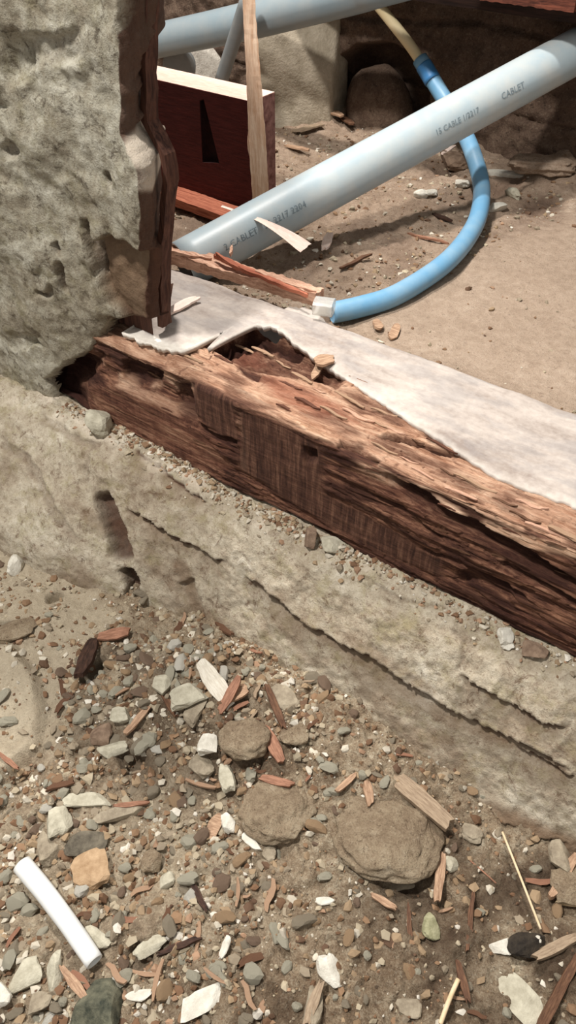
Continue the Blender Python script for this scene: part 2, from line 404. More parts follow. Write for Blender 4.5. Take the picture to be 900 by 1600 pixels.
# ------------------------------------------------------------------ foundation (rendered footing under the beam)
STEP = 0.0026
us = np.arange(-1.6, 0.4, STEP)
def profile(pts, m):
    pts = np.array(pts); s = np.r_[0, np.cumsum(np.hypot(*np.diff(pts, axis=0).T))]
    q = np.linspace(0, s[-1], m); return np.stack([np.interp(q, s, pts[:, 0]), np.interp(q, s, pts[:, 1])], 1), s[-1]
NVF = 190
pr_r, len_r = profile([(0.90, 0.212), (0.70, 0.212), (0.668, 0.203), (0.645, 0.178), (0.60, 0.085), (0.555, -0.01), (0.54, -0.08)], NVF)
pr_l, len_l = profile([(0.90, 0.225), (0.71, 0.225), (0.665, 0.235), (0.625, 0.205), (0.56, 0.13), (0.50, 0.06), (0.46, -0.06)], NVF)
ul = us[:, None] + 0 * np.linspace(0, 1, NVF)[None]
w = 1 - sst(-0.92, -0.62, ul)
FY = pr_r[None, :, 0] * (1 - w) + pr_l[None, :, 0] * w
FZ = pr_r[None, :, 1] * (1 - w) + pr_l[None, :, 1] * w
FV = -np.linspace(0, len_r, NVF)[None] + 0 * ul      # metric across, decreasing downhill
FP = np.stack([ul, FY, FZ], 2)
for _ in range(10):   # soften the profile corners
    FP[:, 1:-1, 1:] = 0.25 * FP[:, :-2, 1:] + 0.5 * FP[:, 1:-1, 1:] + 0.25 * FP[:, 2:, 1:]
S_f = Sight(FP, ul, FV)
Nf = grid_normals(FP)
if Nf[:, 60, 2].mean() < 0: Nf = -Nf
wu, wv = ul + 0.006 * fbm(ul * 25, FV * 25, 3.1), FV + 0.006 * fbm(ul * 25, FV * 25, 8.7)
disp = 0.006 * fbm(ul * 9, FV * 9, 1.0, 4) + 0.0022 * fbm(ul * 60, FV * 60, 2.0, 4)
fpale = np.zeros_like(ul); fdark = np.zeros_like(ul); fbare = np.zeros_like(ul)
def step_line(pts, height, fall, below=0.006, fade=0.12):
    """broken edge of a render coat: proud above the line, dropping to the coat below"""
    global disp, fdark, fbare
    d, s, t = polydist(wu, wv, S_f.uv(pts)); e = np.minimum(sst(0, fade, t), 1 - sst(1 - fade, 1, t)); e = e * (0.65 + 0.35 * np.clip(1 + 2 * noise(t * 17, 0.3, pts[0][0]), 0, 1.4))
    disp += np.where(s > 0, height * np.exp(-d / fall), -below * np.exp(-d / 0.02)) * e
    und = np.where(s < 0, 1 - sst(below * 0.5, below * 1.3, d), 0) * e
    fdark = np.maximum(fdark, 0.85 * und); fbare = np.maximum(fbare, 0.8 * np.where(s < 0, np.exp(-d / 0.02), 0) * e)
    return d, s, e
def groove(pts, width, depth, dark=0.0, ends=0.08):
    global disp, fdark
    d, s, t = polydist(wu, wv, S_f.uv(pts)); e = np.minimum(sst(-0.01, ends, t), 1 - sst(1 - ends, 1.01, t))
    g = (1 - sst(width * 0.55, width, d)) * e
    disp -= depth * g
    if dark: fdark = np.maximum(fdark, dark * g)
step_line([(370, 893), (420, 925), (470, 962), (520, 995), (580, 1022), (640, 1068), (700, 1102), (760, 1130), (830, 1160), (905, 1205)], 0.010, 0.05, 0.009)
step_line([(190, 795), (240, 815), (290, 845), (320, 862), (358, 880)], 0.006, 0.03, 0.006)
step_line([(210, 700), (255, 730), (290, 760), (330, 785)], 0.007, 0.03, 0.004)
step_line([(720, 1050), (770, 1080), (830, 1115), (890, 1140)], 0.007, 0.02, 0.006)
step_line([(540, 1120), (600, 1165), (660, 1205), (720, 1245), (800, 1285), (900, 1320)], 0.008, 0.025, 0.012)
step_line([(800, 1165), (850, 1190), (900, 1215)], 0.006, 0.015, 0.005)
for pts, wd, dp in (([(560, 898), (590, 918), (615, 930), (640, 942), (680, 946), (715, 952)], 0.0028, 0.006), ([(700, 980), (722, 1005), (726, 1030), (715, 1050)], 0.003, 0.003),
                    ([(130, 745), (140, 720), (135, 760)], 0.003, 0.004), ([(0, 690), (40, 720), (80, 790), (120, 850)], 0.012, 0.005), ([(60, 650), (110, 680), (160, 700)], 0.008, 0.005)):
    groove(pts, wd, dp, 0.3)
groove([(158, 768), (172, 810), (186, 850), (195, 878)], 0.021, 0.028, 0.85)
groove([(196, 886), (204, 915), (209, 965)], 0.017, 0.03, 0.85)
groove([(285, 905), (300, 945), (310, 985)], 0.022, 0.012, 0.0)
def stain(pts, width, amt):
    global fbare
    d, s, t = polydist(wu + 0.01 * noise(ul * 12, FV * 12, 4), wv + 0.01 * noise(ul * 12, FV * 12, 6), S_f.uv(pts)); fbare = np.maximum(fbare, amt * (1 - sst(width * 0.3, width, d)))
stain([(520, 1110), (600, 1180), (700, 1245), (800, 1290), (920, 1345)], 0.035, 0.9)
stain([(480, 975), (560, 1030), (640, 1085), (720, 1130), (800, 1165)], 0.018, 0.6)
stain([(285, 890), (300, 945), (320, 1000), (400, 1060)], 0.022, 0.7)
stain([(560, 1080), (640, 1130), (700, 1160)], 0.016, 0.5)
# rubbly loose mortar along the foot of the beam
band = sst(-0.262, -0.215, FV) * 1.0
disp += band * 0.004 * fbm(ul * 90, FV * 90, 4.4, 3) * (ul < 0.4)
fpale = np.maximum(fpale, 0.75 * band * sst(-0.1, 0.35, noise(ul * 22, FV * 30, 6.0)) * (1 - sst(-0.6, -0.2, ul)))
lump = sst(0.05, 0.6, noise(ul * 13, FV * 13, 7.7))
fbare = np.maximum(fbare, 0.5 * sst(0.05, 0.5, fbm(ul * 8 + FV * 6, FV * 15, 9.3, 3)) * sst(-0.30, -0.33, FV))
FP = FP + Nf * disp[..., None]
me = grid_mesh('foundation', FP, True, {'pale': fpale, 'dark': fdark, 'bare': fbare}, flip=True)
tag(link('foundation', me, M['render_footing']), 'sloping cracked cement footing running under the rotten beam', kind='structure')
S_found = Sight(FP, ul, FV)

# ------------------------------------------------------------------ front trench floor
gx = np.arange(-1.6, 0.75, 0.0028); gy = np.arange(-0.42, 0.66, 0.0028)
GX, GY = np.meshgrid(gx, gy, indexing='ij')
def floor_base(x, y):
    h = 0.010 * sst(-0.45, -0.95, x) * sst(0.05, 0.5, y) + 0.02 * sst(0.3, 0.55, y) * sst(0.2, -0.3, x)
    h = h - 0.02 * sst(0.3, 0.55, y) * sst(-0.5, -0.66, x)
    h = h + 0.045 * np.exp(-((x + 0.50) / 0.16) ** 2 - ((y - 0.43) / 0.11) ** 2)          # spoil heap against the footing
    h = h + 0.03 * np.exp(-((x + 0.30) / 0.12) ** 2 - ((y - 0.50) / 0.08) ** 2)
    h = h + 0.02 * np.exp(-((x + 0.82) / 0.12) ** 2 - ((y - 0.36) / 0.12) ** 2)
    h = h - 0.012 * np.exp(-((x + 0.02) / 0.14) ** 2 - ((y - 0.40) / 0.10) ** 2)
    return h
GZ = floor_base(GX, GY)
GP = np.stack([GX, GY, GZ], 2); S_g = Sight(GP, GX, GY)
smoothleft = region(GX, GY, S_g.uv([(-40, 800), (60, 850), (200, 960), (150, 1010), (100, 1120), (80, 1180), (-40, 1180)]), 0.03)
GX2, GY2 = GX + 0.006 * noise(GX * 30, GY * 30, 2), GY + 0.006 * noise(GX * 30, GY * 30, 5)
rgh = 1 - 0.75 * smoothleft
GZ = GZ + rgh * (0.010 * fbm(GX2 * 9, GY2 * 9, 0.5, 3) + 0.0085 * fbm(GX2 * 38, GY2 * 38, 1.5, 3) + 0.0036 * fbm(GX * 120, GY * 120, 2.5, 2))
GZ += rgh * 0.004 * np.clip(ridged(GX * 28, GY * 28, 9.0, 2) - 0.9, 0, 1)
gdark = np.zeros_like(GX); gpale = 0.9 * smoothleft
def pit(x, y, rx, ry, depth, dark):
    global GZ, gdark
    u, v = S_g.uv([(x, y)])[0]; d = np.hypot((GX2 - u) / rx, (GY2 - v) / ry); k = 1 - sst(0.55, 1.0, d)
    GZ -= depth * k; gdark = np.maximum(gdark, dark * k)
pit(85, 930, 0.013, 0.02, 0.03, 0.7); pit(142, 1045, 0.014, 0.03, 0.035, 0.8); pit(205, 1185, 0.03, 0.02, 0.015, 0.8); pit(335, 1150, 0.02, 0.015, 0.012, 0.7)
pit(215, 1495, 0.022, 0.018, 0.014, 0.7); pit(640, 1378, 0.03, 0.014, 0.012, 0.8); pit(255, 1475, 0.02, 0.01, 0.008, 0.8); pit(8, 975, 0.02, 0.012, 0.012, 0.6)
moist = region(GX, GY, S_g.uv([(560, 1290), (720, 1270), (960, 1330), (960, 1660), (640, 1600), (560, 1440)]), 0.09)
heap = region(GX, GY, S_g.uv([(110, 1020), (200, 980), (420, 1080), (500, 1120), (420, 1240), (240, 1230), (110, 1150)]), 0.05)
mid_moist = region(GX, GY, S_g.uv([(240, 1500), (430, 1480), (560, 1560), (470, 1660), (200, 1640)]), 0.07)
gdark = np.maximum(gdark, np.clip(1.1 * moist + 0.95 * heap + 0.7 * mid_moist, 0, 1) * np.clip(0.6 + 0.7 * fbm(GX * 14, GY * 14, 3.0, 3), 0, 1)) * (1 - 0.8 * smoothleft)
gpale = np.maximum(gpale, region(GX, GY, S_g.uv([(-20, 1180), (260, 1230), (420, 1330), (420, 1440), (300, 1430), (60, 1600), (-20, 1600)]), 0.09) * 0.35)
lump_ = region(GX2, GY2, S_g.uv([(-60, 1010), (20, 1015), (58, 1060), (72, 1110), (60, 1170), (20, 1215), (-60, 1230)]), 0.012)
GZ = GZ + 0.022 * lump_; gpale = np.maximum(gpale, lump_); gdark *= 1 - lump_
GP = np.stack([GX, GY, GZ], 2)
floor = link('floor', grid_mesh('floor', GP, True, {'dark': gdark, 'pale': gpale}), M['trench_soil'])
tag(floor, 'rubble strewn bare earth in the trench below the footing', kind='structure')
S_floor = Sight(GP, GX, GY)
def gz(x, y):
    i = np.clip(((np.asarray(x) - gx[0]) / 0.0028).astype(int), 0, len(gx) - 1); j = np.clip(((np.asarray(y) - gy[0]) / 0.0028).astype(int), 0, len(gy) - 1)
    return GZ[i, j]

# ------------------------------------------------------------------ the rotten sill beam
bu = np.arange(-1.22, 0.3, 0.0022)
Hf, Wt = 0.178, 0.19
bvs = np.arange(-0.05, Hf + Wt, 0.0022)
BU, BV = np.meshgrid(bu, bvs, indexing='ij')
def beam_base(U, V):
    r = 0.014
    y = np.where(V < 0, 0.70 - V * 1.0, np.where(V < Hf - r, 0.70, 0.70 + np.clip(V - Hf, -0.0, 1)))
    z = np.where(V < 0, 0.214, np.where(V < Hf, 0.214 + V, 0.214 + Hf))
    a = np.clip((V - (Hf - r)) / (2 * r), 0, 1) * math.pi / 2; k = (V > Hf - r) & (V < Hf + r)
    y = np.where(k, 0.70 + r - r * np.cos(a), y); z = np.where(k, 0.214 + Hf - r + r * np.sin(a), z)
    return np.stack([U, y, z], 2)
BP = beam_base(BU, BV); S_b0 = Sight(BP, BU, BV)
Nb = grid_normals(BP); kk = int((0.09 + 0.05) / 0.0022)
if Nb[:, kk, 1].mean() > 0: Nb = -Nb
uvb = S_b0.uv
saw = np.maximum(region(BU, BV, uvb([(298, 592), (340, 605), (366, 628), (372, 690), (345, 685), (300, 645)]), 0.006),
                 region(BU, BV, uvb([(375, 640), (440, 665), (500, 700), (505, 770), (690, 872), (690, 905), (600, 868), (500, 815), (372, 735)]), 0.008))
slab = region(BU, BV, uvb([(60, 600), (120, 605), (180, 603), (240, 628), (300, 660), (370, 735), (300, 735), (110, 640)]), 0.006)
rot = 1 - np.maximum(saw * 0.85, slab * 0.7)
WU = BU + 0.02 * noise(BU * 6, BV * 12, 3.3); WV = BV + 0.005 * noise(BU * 14, BV * 30, 1.1) + 0.004 * noise(BU * 4, BV * 8, 6.1)
fibre = fbm(WU * 7, WV * 130, 0.0, 3, 0.6)
terr = noise(WU * 5, WV * 38, 2.0)
terr = np.round(terr * 3 + 0.35 * noise(WU * 30, WV * 90, 4.0)) / 3
bd = rot * (0.0036 * fibre + 0.006 * terr) - rot * 0.010 * np.clip(ridged(WU * 4.5, WV * 70, 5.0, 2) - 1.22, 0, 1)
cub = np.clip(ridged(WU * 34, WV * 46, 15.0, 2) - 1.15, 0, 1); bd -= rot * 0.008 * cub * np.clip(0.4 + 1.2 * noise(BU * 5, BV * 14, 11.0), 0, 1)
bd += (1 - rot) * 0.0006 * fbm(BU * 150, BV * 12, 1.0, 2)
bdark = rot * 0.7 * sst(0.05, 0.3, cub) * np.clip(0.4 + 1.2 * noise(BU * 5, BV * 14, 11.0), 0, 1); bfresh_lit = np.zeros_like(BU); bred = np.zeros_like(BU)
top = sst(Hf - 0.01, Hf + 0.012, BV)
def cav(pts, soft, depth, dark=0.8):
    global bd, bdark
    k = region(WU, WV, uvb(pts), soft); bd -= depth * k * (0.8 + 0.4 * noise(BU * 60, BV * 60, 1)); bdark = np.maximum(bdark, dark * k); return k
def crev(pts, width, depth, dark=0.9, taper=0.15):
    global bd, bdark
    d, s, t = polydist(WU, WV, uvb(pts)); e = np.minimum(sst(-0.02, taper, t), 1 - sst(1 - taper, 1.02, t)); wd = width * (0.35 + 0.65 * e)
    k = (1 - sst(wd * 0.45, wd, d)) * e; bd -= depth * k; bdark = np.maximum(bdark, dark * k)
def stripe(pts, width, amt, lift=0.0):
    global bfresh_lit, bd
    d, s, t = polydist(WU, WV, uvb(pts)); e = np.minimum(sst(-0.02, 0.08, t), 1 - sst(0.92, 1.02, t))
    k = (1 - sst(width * 0.5, width, d)) * e * np.clip(0.75 + 0.6 * noise(WU * 18, WV * 60, 7), 0, 1); bfresh_lit = np.maximum(bfresh_lit, amt * k); bd += lift * k
# left end: the upper half is eaten away, a bare slab stays proud below
eat = region(BU, BV, uvb([(60, 570), (130, 600), (180, 600), (240, 624), (298, 655), (300, 600), (285, 575), (260, 552), (100, 520)]) , 0.012)
bd -= 0.016 * eat
cav([(186, 572), (215, 572), (248, 595), (244, 612), (215, 608), (190, 596)], 0.006, 0.016, 0.75)
cav([(60, 590), (110, 560), (150, 560), (130, 600), (100, 615)], 0.012, 0.02, 0.85)
bfresh_lit = np.maximum(bfresh_lit, 0.55 * eat * sst(0.0, 0.4, noise(WU * 20, WV * 50, 3)))
stripe([(180, 602), (240, 628), (300, 658)], 0.010, 0.6)
# upper hollow beside the ledge
cav([(330, 538), (350, 520), (395, 508), (440, 520), (480, 548), (540, 582), (520, 600), (470, 585), (420, 580), (370, 562)], 0.010, 0.022, 0.55)
cav([(330, 540), (348, 522), (395, 506), (440, 516), (485, 546), (470, 552), (430, 532), (390, 526), (355, 545)], 0.005, 0.016, 0.95)
cav([(362, 565), (385, 568), (412, 584), (400, 590), (375, 578)], 0.005, 0.012, 0.9)
cav([(520, 606), (560, 612), (590, 640), (560, 640)], 0.010, 0.008, 0.4)
bred = np.maximum(bred, region(WU, WV, uvb([(400, 585), (440, 590), (520, 625), (560, 660), (500, 655), (430, 620)]), 0.012))
bred = np.maximum(bred, region(WU, WV, uvb([(360, 530), (400, 530), (420, 560), (370, 555)]), 0.008))
# holes and splits of the front
cav([(545, 692), (575, 700), (600, 722), (590, 732), (560, 722), (540, 708)], 0.006, 0.028, 0.85)
cav([(482, 706), (500, 710), (504, 728), (488, 728)], 0.006, 0.016, 0.8)
cav([(268, 612), (290, 612), (302, 660), (290, 668), (272, 640)], 0.006, 0.012, 0.6)
crev([(296, 660), (320, 676), (345, 688), (368, 692)], 0.008, 0.014)
crev([(588, 740), (640, 775), (690, 808), (740, 830), (800, 862), (860, 895), (930, 935)], 0.013, 0.022)
crev([(596, 684), (630, 690), (665, 698), (728, 716)], 0.006, 0.014)
crev([(720, 790), (745, 788), (770, 800)], 0.006, 0.010)
crev([(640, 850), (700, 870), (760, 905), (830, 940)], 0.006, 0.008, 0.6)
crev([(700, 900), (740, 900), (800, 930)], 0.016, 0.010, 0.6)
crev([(780, 880), (840, 910), (910, 950)], 0.007, 0.012, 0.8)
crev([(570, 770), (640, 806), (700, 850)], 0.004, 0.008, 0.6)
crev([(820, 820), (860, 838), (910, 850)], 0.004, 0.006, 0.5)
crev([(640, 735), (700, 760), (760, 772)], 0.004, 0.006, 0.5)
# pale bruised arris and torn fibres, edge highlights painted in
stripe([(285, 580), (300, 575), (345, 592), (385, 615), (430, 645), (480, 668), (530, 692), (588, 722)], 0.010, 1.0, 0.002)
stripe([(560, 735), (620, 760), (680, 795), (740, 822), (800, 845), (860, 862), (930, 885)], 0.012, 1.0, 0.003)
stripe([(640, 775), (690, 770), (760, 810), (820, 835)], 0.018, 0.75)
stripe([(440, 600), (520, 640), (600, 676), (660, 700)], 0.012, 0.7)
stripe([(600, 678), (660, 690), (730, 712)], 0.007, 0.8, 0.006)
stripe([(700, 740), (790, 790), (900, 830)], 0.012, 0.55)
stripe([(372, 640), (382, 690), (372, 735)], 0.008, 0.35)
stripe([(560, 700), (600, 735), (650, 765)], 0.006, 0.5)
bfresh_lit = np.maximum(bfresh_lit, 0.5 * top * rot * (1 - bdark))  # upper face brightened in colour as if lit, over fresh wood
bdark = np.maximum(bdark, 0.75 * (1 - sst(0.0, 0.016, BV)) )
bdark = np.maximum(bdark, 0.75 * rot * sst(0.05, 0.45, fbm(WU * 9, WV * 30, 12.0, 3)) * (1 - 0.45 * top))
end_shade = 1 - sst(-0.985, -0.91, BU + 0.02 * noise(BU * 30, BV * 30, 2)); bdark = np.maximum(bdark, end_shade); bd -= 0.022 * end_shade  # shade of the void under the wall painted onto the left end
bfresh_lit = bfresh_lit * (1 - np.clip(bdark * 1.2, 0, 1))
saw_a = np.maximum(saw, slab * 0.35)
baged_shade = (1 - top) * (1 - 0.75 * slab) * np.clip(0.85 + 0.4 * noise(BU * 9, BV * 25, 3.0), 0, 1)  # front face kept dark: aged wood plus painted shade
# right end: worn arris
bd -= 0.014 * sst(-0.42, -0.2, BU) * np.exp(-((BV - Hf - 0.0) / 0.03) ** 2)
BP = BP + Nb * bd[..., None]
beam = link('sill_beam', grid_mesh('sill_beam', BP, True, {'dark': bdark, 'fresh_lit': bfresh_lit, 'red': bred, 'sawn': saw_a, 'aged_shade': baged_shade}), M['rotten_timber'])
tag(beam, 'rotten termite-eaten brown timber sill beam lying along the cement footing', 'beam')
S_beam = Sight(BP, BU, BV)

# ------------------------------------------------------------------ ledge of smooth mortar behind the beam
lx = np.arange(-1.4, 0.35, 0.0025)
edge = [on_z(x, y, 0.402) for x, y in ((192, 522), (212, 532), (240, 542), (285, 551), (325, 546), (338, 532), (352, 520), (395, 509), (432, 513), (475, 544), (520, 574), (560, 600), (620, 640), (670, 672), (720, 704), (770, 735), (820, 757), (870, 776), (910, 790))]
ex = np.array([p[0] for p in edge]); ey = np.array([p[1] for p in edge])
o = np.argsort(ex); yf = np.interp(lx, ex[o], ey[o]); yf = np.where(lx < ex[o][0], 0.76, yf)
fray = 0.005 * fbm(lx * 70, lx * 0, 1.0, 3) + 0.004 * np.clip(noise(lx * 160, 2.0), -1, 1) * (1 - sst(-0.72, -0.6, lx))
yf = yf + fray * np.where(lx < -0.6, 1.0, 0.6)
NL = 80
q = np.linspace(0, 1, NL)
LX = np.repeat(lx[:, None], NL, 1)
yb = 0.952 + 0.004 * fbm(lx * 8, 0.0 * lx, 5.0, 3)
LY = yf[:, None] + (yb - yf)[:, None] * q[None]
LZ = 0.402 + 0.0035 * fbm(LX * 7, LY * 10, 2.0, 3) + 0.0008 * fbm(LX * 50, LY * 50, 3.0, 2)
LZ = LZ - 0.006 * np.exp(-(LY - yf[:, None]) / 0.012)[:] * sst(-0.75, -0.55, LX) - 0.008 * np.exp((LY - yb[:, None]) / 0.008)
LZ = LZ + 0.004 * np.exp(-(LY - yf[:, None]) / 0.015) * (1 - sst(-0.70, -0.62, LX))
topP = np.stack([LX, LY, LZ], 2)
thick = (0.010 + 0.003 * noise(lx * 40, 7.0))
f1 = np.stack([lx, yf + 0.003, LZ[:, 0] - thick], 1)[:, None]; f2 = np.stack([lx, yf + 0.10, LZ[:, 0] - thick - 0.002], 1)[:, None]
b1 = np.stack([lx, yb + 0.006, LZ[:, -1] - 0.02], 1)[:, None]; b2 = np.stack([lx, yb + 0.02, LZ[:, -1] * 0 + 0.27], 1)[:, None]
LP = np.concatenate([f2, f1, topP, b1, b2], 1)
pad = lambda A, a, b: np.concatenate([np.repeat(A[:, :1] * a, 2, 1), A, np.repeat(A[:, -1:] * b, 2, 1)], 1)
S_l = Sight(topP, LX, LY)
lpale = (1 - sst(0.010, 0.035, LY - yf[:, None])) * (1 - sst(-0.74, -0.70, LX)) * sst(-0.95, -0.85, LX)
lpale = np.maximum(lpale, 0.35 * (1 - sst(0.0, 0.012, LY - yf[:, None])))
ledge = link('ledge', grid_mesh('ledge', LP, True, {'pale': pad(lpale, 1, 1), 'dark': pad(0 * lpale, 0, 0)}), M['ledge_mortar'])
tag(ledge, 'smooth pale grey mortar ledge between the beam and the crawl space earth', kind='structure')
S_ledge = Sight(topP, LX, LY)

# ------------------------------------------------------------------ left wall: cement render broken off an old post
wz = np.arange(0.12, 1.12, 0.0026); NUW = 340
right = [on_y(x, y, Y) for x, y, Y in ((225, 0, 0.753), (224, 100, 0.753), (224, 200, 0.75), (232, 262, 0.722), (234, 300, 0.722), (237, 400, 0.735), (240, 512, 0.739))]
rz = np.array([p[2] for p in right])[::-1]; rxx = np.array([p[0] for p in right])[::-1]
xr = np.interp(wz, rz, rxx) + 0.0025 * fbm(wz * 40, 0 * wz, 2.0, 3)
qq = np.linspace(0, 1, NUW) ** 0.85
WX = -1.65 + (xr[None] + 1.65) * qq[:, None]; WZ = np.repeat(wz[None], NUW, 0)
WY = 0.715 - 0.035 * sst(-0.8, -1.05, WX)
WP = np.stack([WX, WY, WZ], 2); S_w = Sight(WP, WX, WZ)
wd_ = 0.012 * fbm(WX * 7, WZ * 7, 1.0, 4) + 0.0016 * fbm(WX * 45, WZ * 45, 2.0, 3) 
wd_ += -0.007 * np.clip(ridged(WX * 9, WZ * 6, 4.0, 3) - 1.05, 0, 1)
pits = np.clip(noise(WX * 24, WZ * 18, 5.5) - 0.42, 0, 1) * (noise(WX * 6, WZ * 6, 9.5) > 0); wd_ -= 0.03 * pits
X2, Z2 = WX + 0.005 * fbm(WX * 30, WZ * 30, 7.0, 3), WZ + 0.005 * fbm(WX * 30, WZ * 30, 9.0, 3)
wdark = np.zeros_like(WX); wbare = np.zeros_like(WX); wpale = np.zeros_like(WX)
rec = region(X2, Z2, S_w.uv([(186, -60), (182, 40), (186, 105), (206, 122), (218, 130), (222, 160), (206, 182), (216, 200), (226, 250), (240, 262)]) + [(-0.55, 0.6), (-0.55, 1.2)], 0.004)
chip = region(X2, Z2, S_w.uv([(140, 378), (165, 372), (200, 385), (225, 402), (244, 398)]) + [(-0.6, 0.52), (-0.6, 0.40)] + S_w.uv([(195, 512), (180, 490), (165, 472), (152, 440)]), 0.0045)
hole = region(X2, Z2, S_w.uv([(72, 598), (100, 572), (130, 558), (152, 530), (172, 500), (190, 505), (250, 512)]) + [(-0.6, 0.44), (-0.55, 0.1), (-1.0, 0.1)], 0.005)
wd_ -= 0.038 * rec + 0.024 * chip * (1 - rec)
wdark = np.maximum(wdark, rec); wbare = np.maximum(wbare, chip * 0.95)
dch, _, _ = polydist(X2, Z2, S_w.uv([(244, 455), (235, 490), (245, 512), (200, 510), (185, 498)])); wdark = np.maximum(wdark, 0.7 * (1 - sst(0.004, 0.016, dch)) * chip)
def wgroove(pts, width, depth, dark):
    global wd_, wdark
    d, s, t = polydist(X2, Z2, S_w.uv(pts)); k = (1 - sst(width * 0.4, width, d)) * np.minimum(sst(-0.02, 0.15, t), 1 - sst(0.85, 1.02, t)); wd_ -= depth * k; wdark = np.maximum(wdark, dark * k)
wgroove([(125, 340), (133, 380), (145, 410), (150, 440)], 0.010, 0.02, 0.45); wgroove([(90, 410), (96, 440), (100, 460)], 0.009, 0.014, 0.5); wgroove([(52, 460), (72, 462), (80, 445)], 0.006, 0.008, 0.3)
wgroove([(20, 90), (60, 80), (130, 70)], 0.022, 0.010, 0.15); wgroove([(25, 230), (0, 240)], 0.012, 0.012, 0.3); wgroove([(80, 380), (88, 400)], 0.008, 0.012, 0.4)
wgroove([(160, 275), (172, 285)], 0.008, 0.012, 0.4)
edged, _, _ = polydist(X2, Z2, S_w.uv([(222, 205), (232, 255), (240, 300)])); wpale = np.maximum(wpale, (1 - sst(0.003, 0.010, edged)) * (1 - rec))
Nw = np.array([0, -1.0, 0])
WP = WP + Nw[None, None] * wd_[..., None]
WP[..., 1] += 0.03 * hole
WP[-4:, :, 1] += np.array([0.0, 0.010, 0.020, 0.10])[:, None]; WP[-3:, :, 0] += np.array([0.0005, 0.0008, -0.06])[:, None]
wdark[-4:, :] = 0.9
wfaces = grid_faces(*WX.shape); wfaces = wfaces[(hole.ravel()[wfaces].max(1) < 0.85)]
me = mesh_np('wall_left', WP.reshape(-1, 3), wfaces, True, {'dark': np.maximum(wdark, 0.6 * hole).ravel(), 'bare': wbare.ravel(), 'pale': wpale.ravel()})  # hole rim darkened too, the void's shade put into its colour
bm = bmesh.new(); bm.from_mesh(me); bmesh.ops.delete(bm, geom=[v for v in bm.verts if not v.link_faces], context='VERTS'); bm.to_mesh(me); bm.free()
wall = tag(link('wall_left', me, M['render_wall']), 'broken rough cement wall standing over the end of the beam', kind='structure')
cv = [(-0.80, 0.752), (-1.05, 0.975), (-1.65, 0.975), (-1.65, 0.752)]
cme = bpy.data.meshes.new('wall_shadow_wedge'); cme.from_pydata([(x, y, 0.40) for x, y in cv] + [(x + 0.03, y, 1.12) for x, y in cv], [], [(0, 1, 5, 4), (1, 2, 6, 5), (2, 3, 7, 6), (3, 0, 4, 7), (4, 5, 6, 7), (3, 2, 1, 0)])
link('wall_shadow_wedge', cme, M['old_post'], wall)  # unseen wedge behind the wall, added to throw shade on the ledge
pz0 = np.linspace(0.415, 1.12, 40)
pp = np.stack([np.interp(pz0, wz, xr) - 0.009, 0 * pz0 + 0.772, pz0], 1)
link('post_edge', strip_solid('post_edge', pp, (0, 1, 0), (1, 0, 0), 0.022, 0.010, 4, 0.002, seed=3.0), M['old_post'], wall)

# ------------------------------------------------------------------ crawl space: earth, back wall
cx = np.arange(-2.7, 0.75, 0.005); cy = np.arange(0.945, 2.08, 0.005)
CX, CY = np.meshgrid(cx, cy, indexing='ij')
CZ = 0.352 + 0.0 * CX
CP = np.stack([CX, CY, CZ], 2); S_c0 = Sight(CP, CX, CY)
flat = region(CX, CY, S_c0.uv([(600, 470), (700, 410), (880, 345), (980, 330), (980, 700), (700, 600), (560, 510)]), 0.05)
CX2, CY2 = CX + 0.01 * noise(CX * 20, CY * 20, 1.0), CY + 0.01 * noise(CX * 20, CY * 20, 4.0)
CZ = CZ + (1 - 0.8 * flat) * (0.012 * fbm(CX2 * 6, CY2 * 6, 3.0, 4) + 0.005 * fbm(CX2 * 40, CY2 * 40, 5.0, 3)) + 0.010 * flat + 0.03 * sst(1.75, 1.95, CY) * (0.7 + noise(CX * 5, 3.0))
CZ = CZ + 0.02 * np.exp(-((CY - 0.95) / 0.05) ** 2)
cdark = np.clip(0.5 * (1 - flat) * sst(0.0, 0.5, fbm(CX * 7, CY * 7, 8.0, 3)), 0, 1)
def cpatch(x, y, r, dk, dz):
    global CZ, cdark
    u, v = S_c0.uv([(x, y)])[0]; k = 1 - sst(0.4, 1.0, np.hypot(CX2 - u, (CY2 - v) * 0.6) / r); CZ += dz * k; cdark = np.maximum(cdark, dk * k)
cpatch(845, 315, 0.06, 0.95, -0.005); cpatch(785, 290, 0.05, 0.7, -0.01); cpatch(700, 265, 0.04, 0.7, -0.01); cpatch(855, 270, 0.06, 0.1, 0.02)
CP = np.stack([CX, CY, CZ], 2)
tag(link('floor', grid_mesh('crawl_floor', CP, True, {'dark': cdark, 'pale': 0.5 * flat}), M['crawl_soil']), 'dry packed earth of the crawl space behind the ledge', kind='structure')
S_c = Sight(CP, CX, CY)
YB = 1.93
bx = np.arange(-2.8, 0.8, 0.006); bz = np.arange(0.30, 1.05, 0.006)
KX, KZ = np.meshgrid(bx, bz, indexing='ij'); KP = np.stack([KX, YB + 0 * KX, KZ], 2); S_k = Sight(KP, KX, KZ)
kd = 0.02 * fbm(KX * 5, KZ * 6, 1.0, 4) + 0.008 * fbm(KX * 30, KZ * 30, 2.0, 3)
course = np.abs(((KZ - 0.3) / 0.16 + 0.2 * noise(KX * 3, KZ * 3, 8)) % 1 - 0.5); kd -= 0.012 * sst(0.44, 0.5, course)
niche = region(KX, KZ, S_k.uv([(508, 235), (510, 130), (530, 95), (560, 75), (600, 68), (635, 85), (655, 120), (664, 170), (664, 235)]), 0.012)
kd -= 0.075 * niche  # rounded area set back, and coloured darker in the mesh
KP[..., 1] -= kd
wb_ = tag(link('wall_back', grid_mesh('wall_back', KP, True, {'dark': 0.7 * niche, 'pale': 0 * KX}, flip=False), M['old_masonry']), 'dark rough masonry wall with a rounded hollow closing the crawl space', kind='structure')

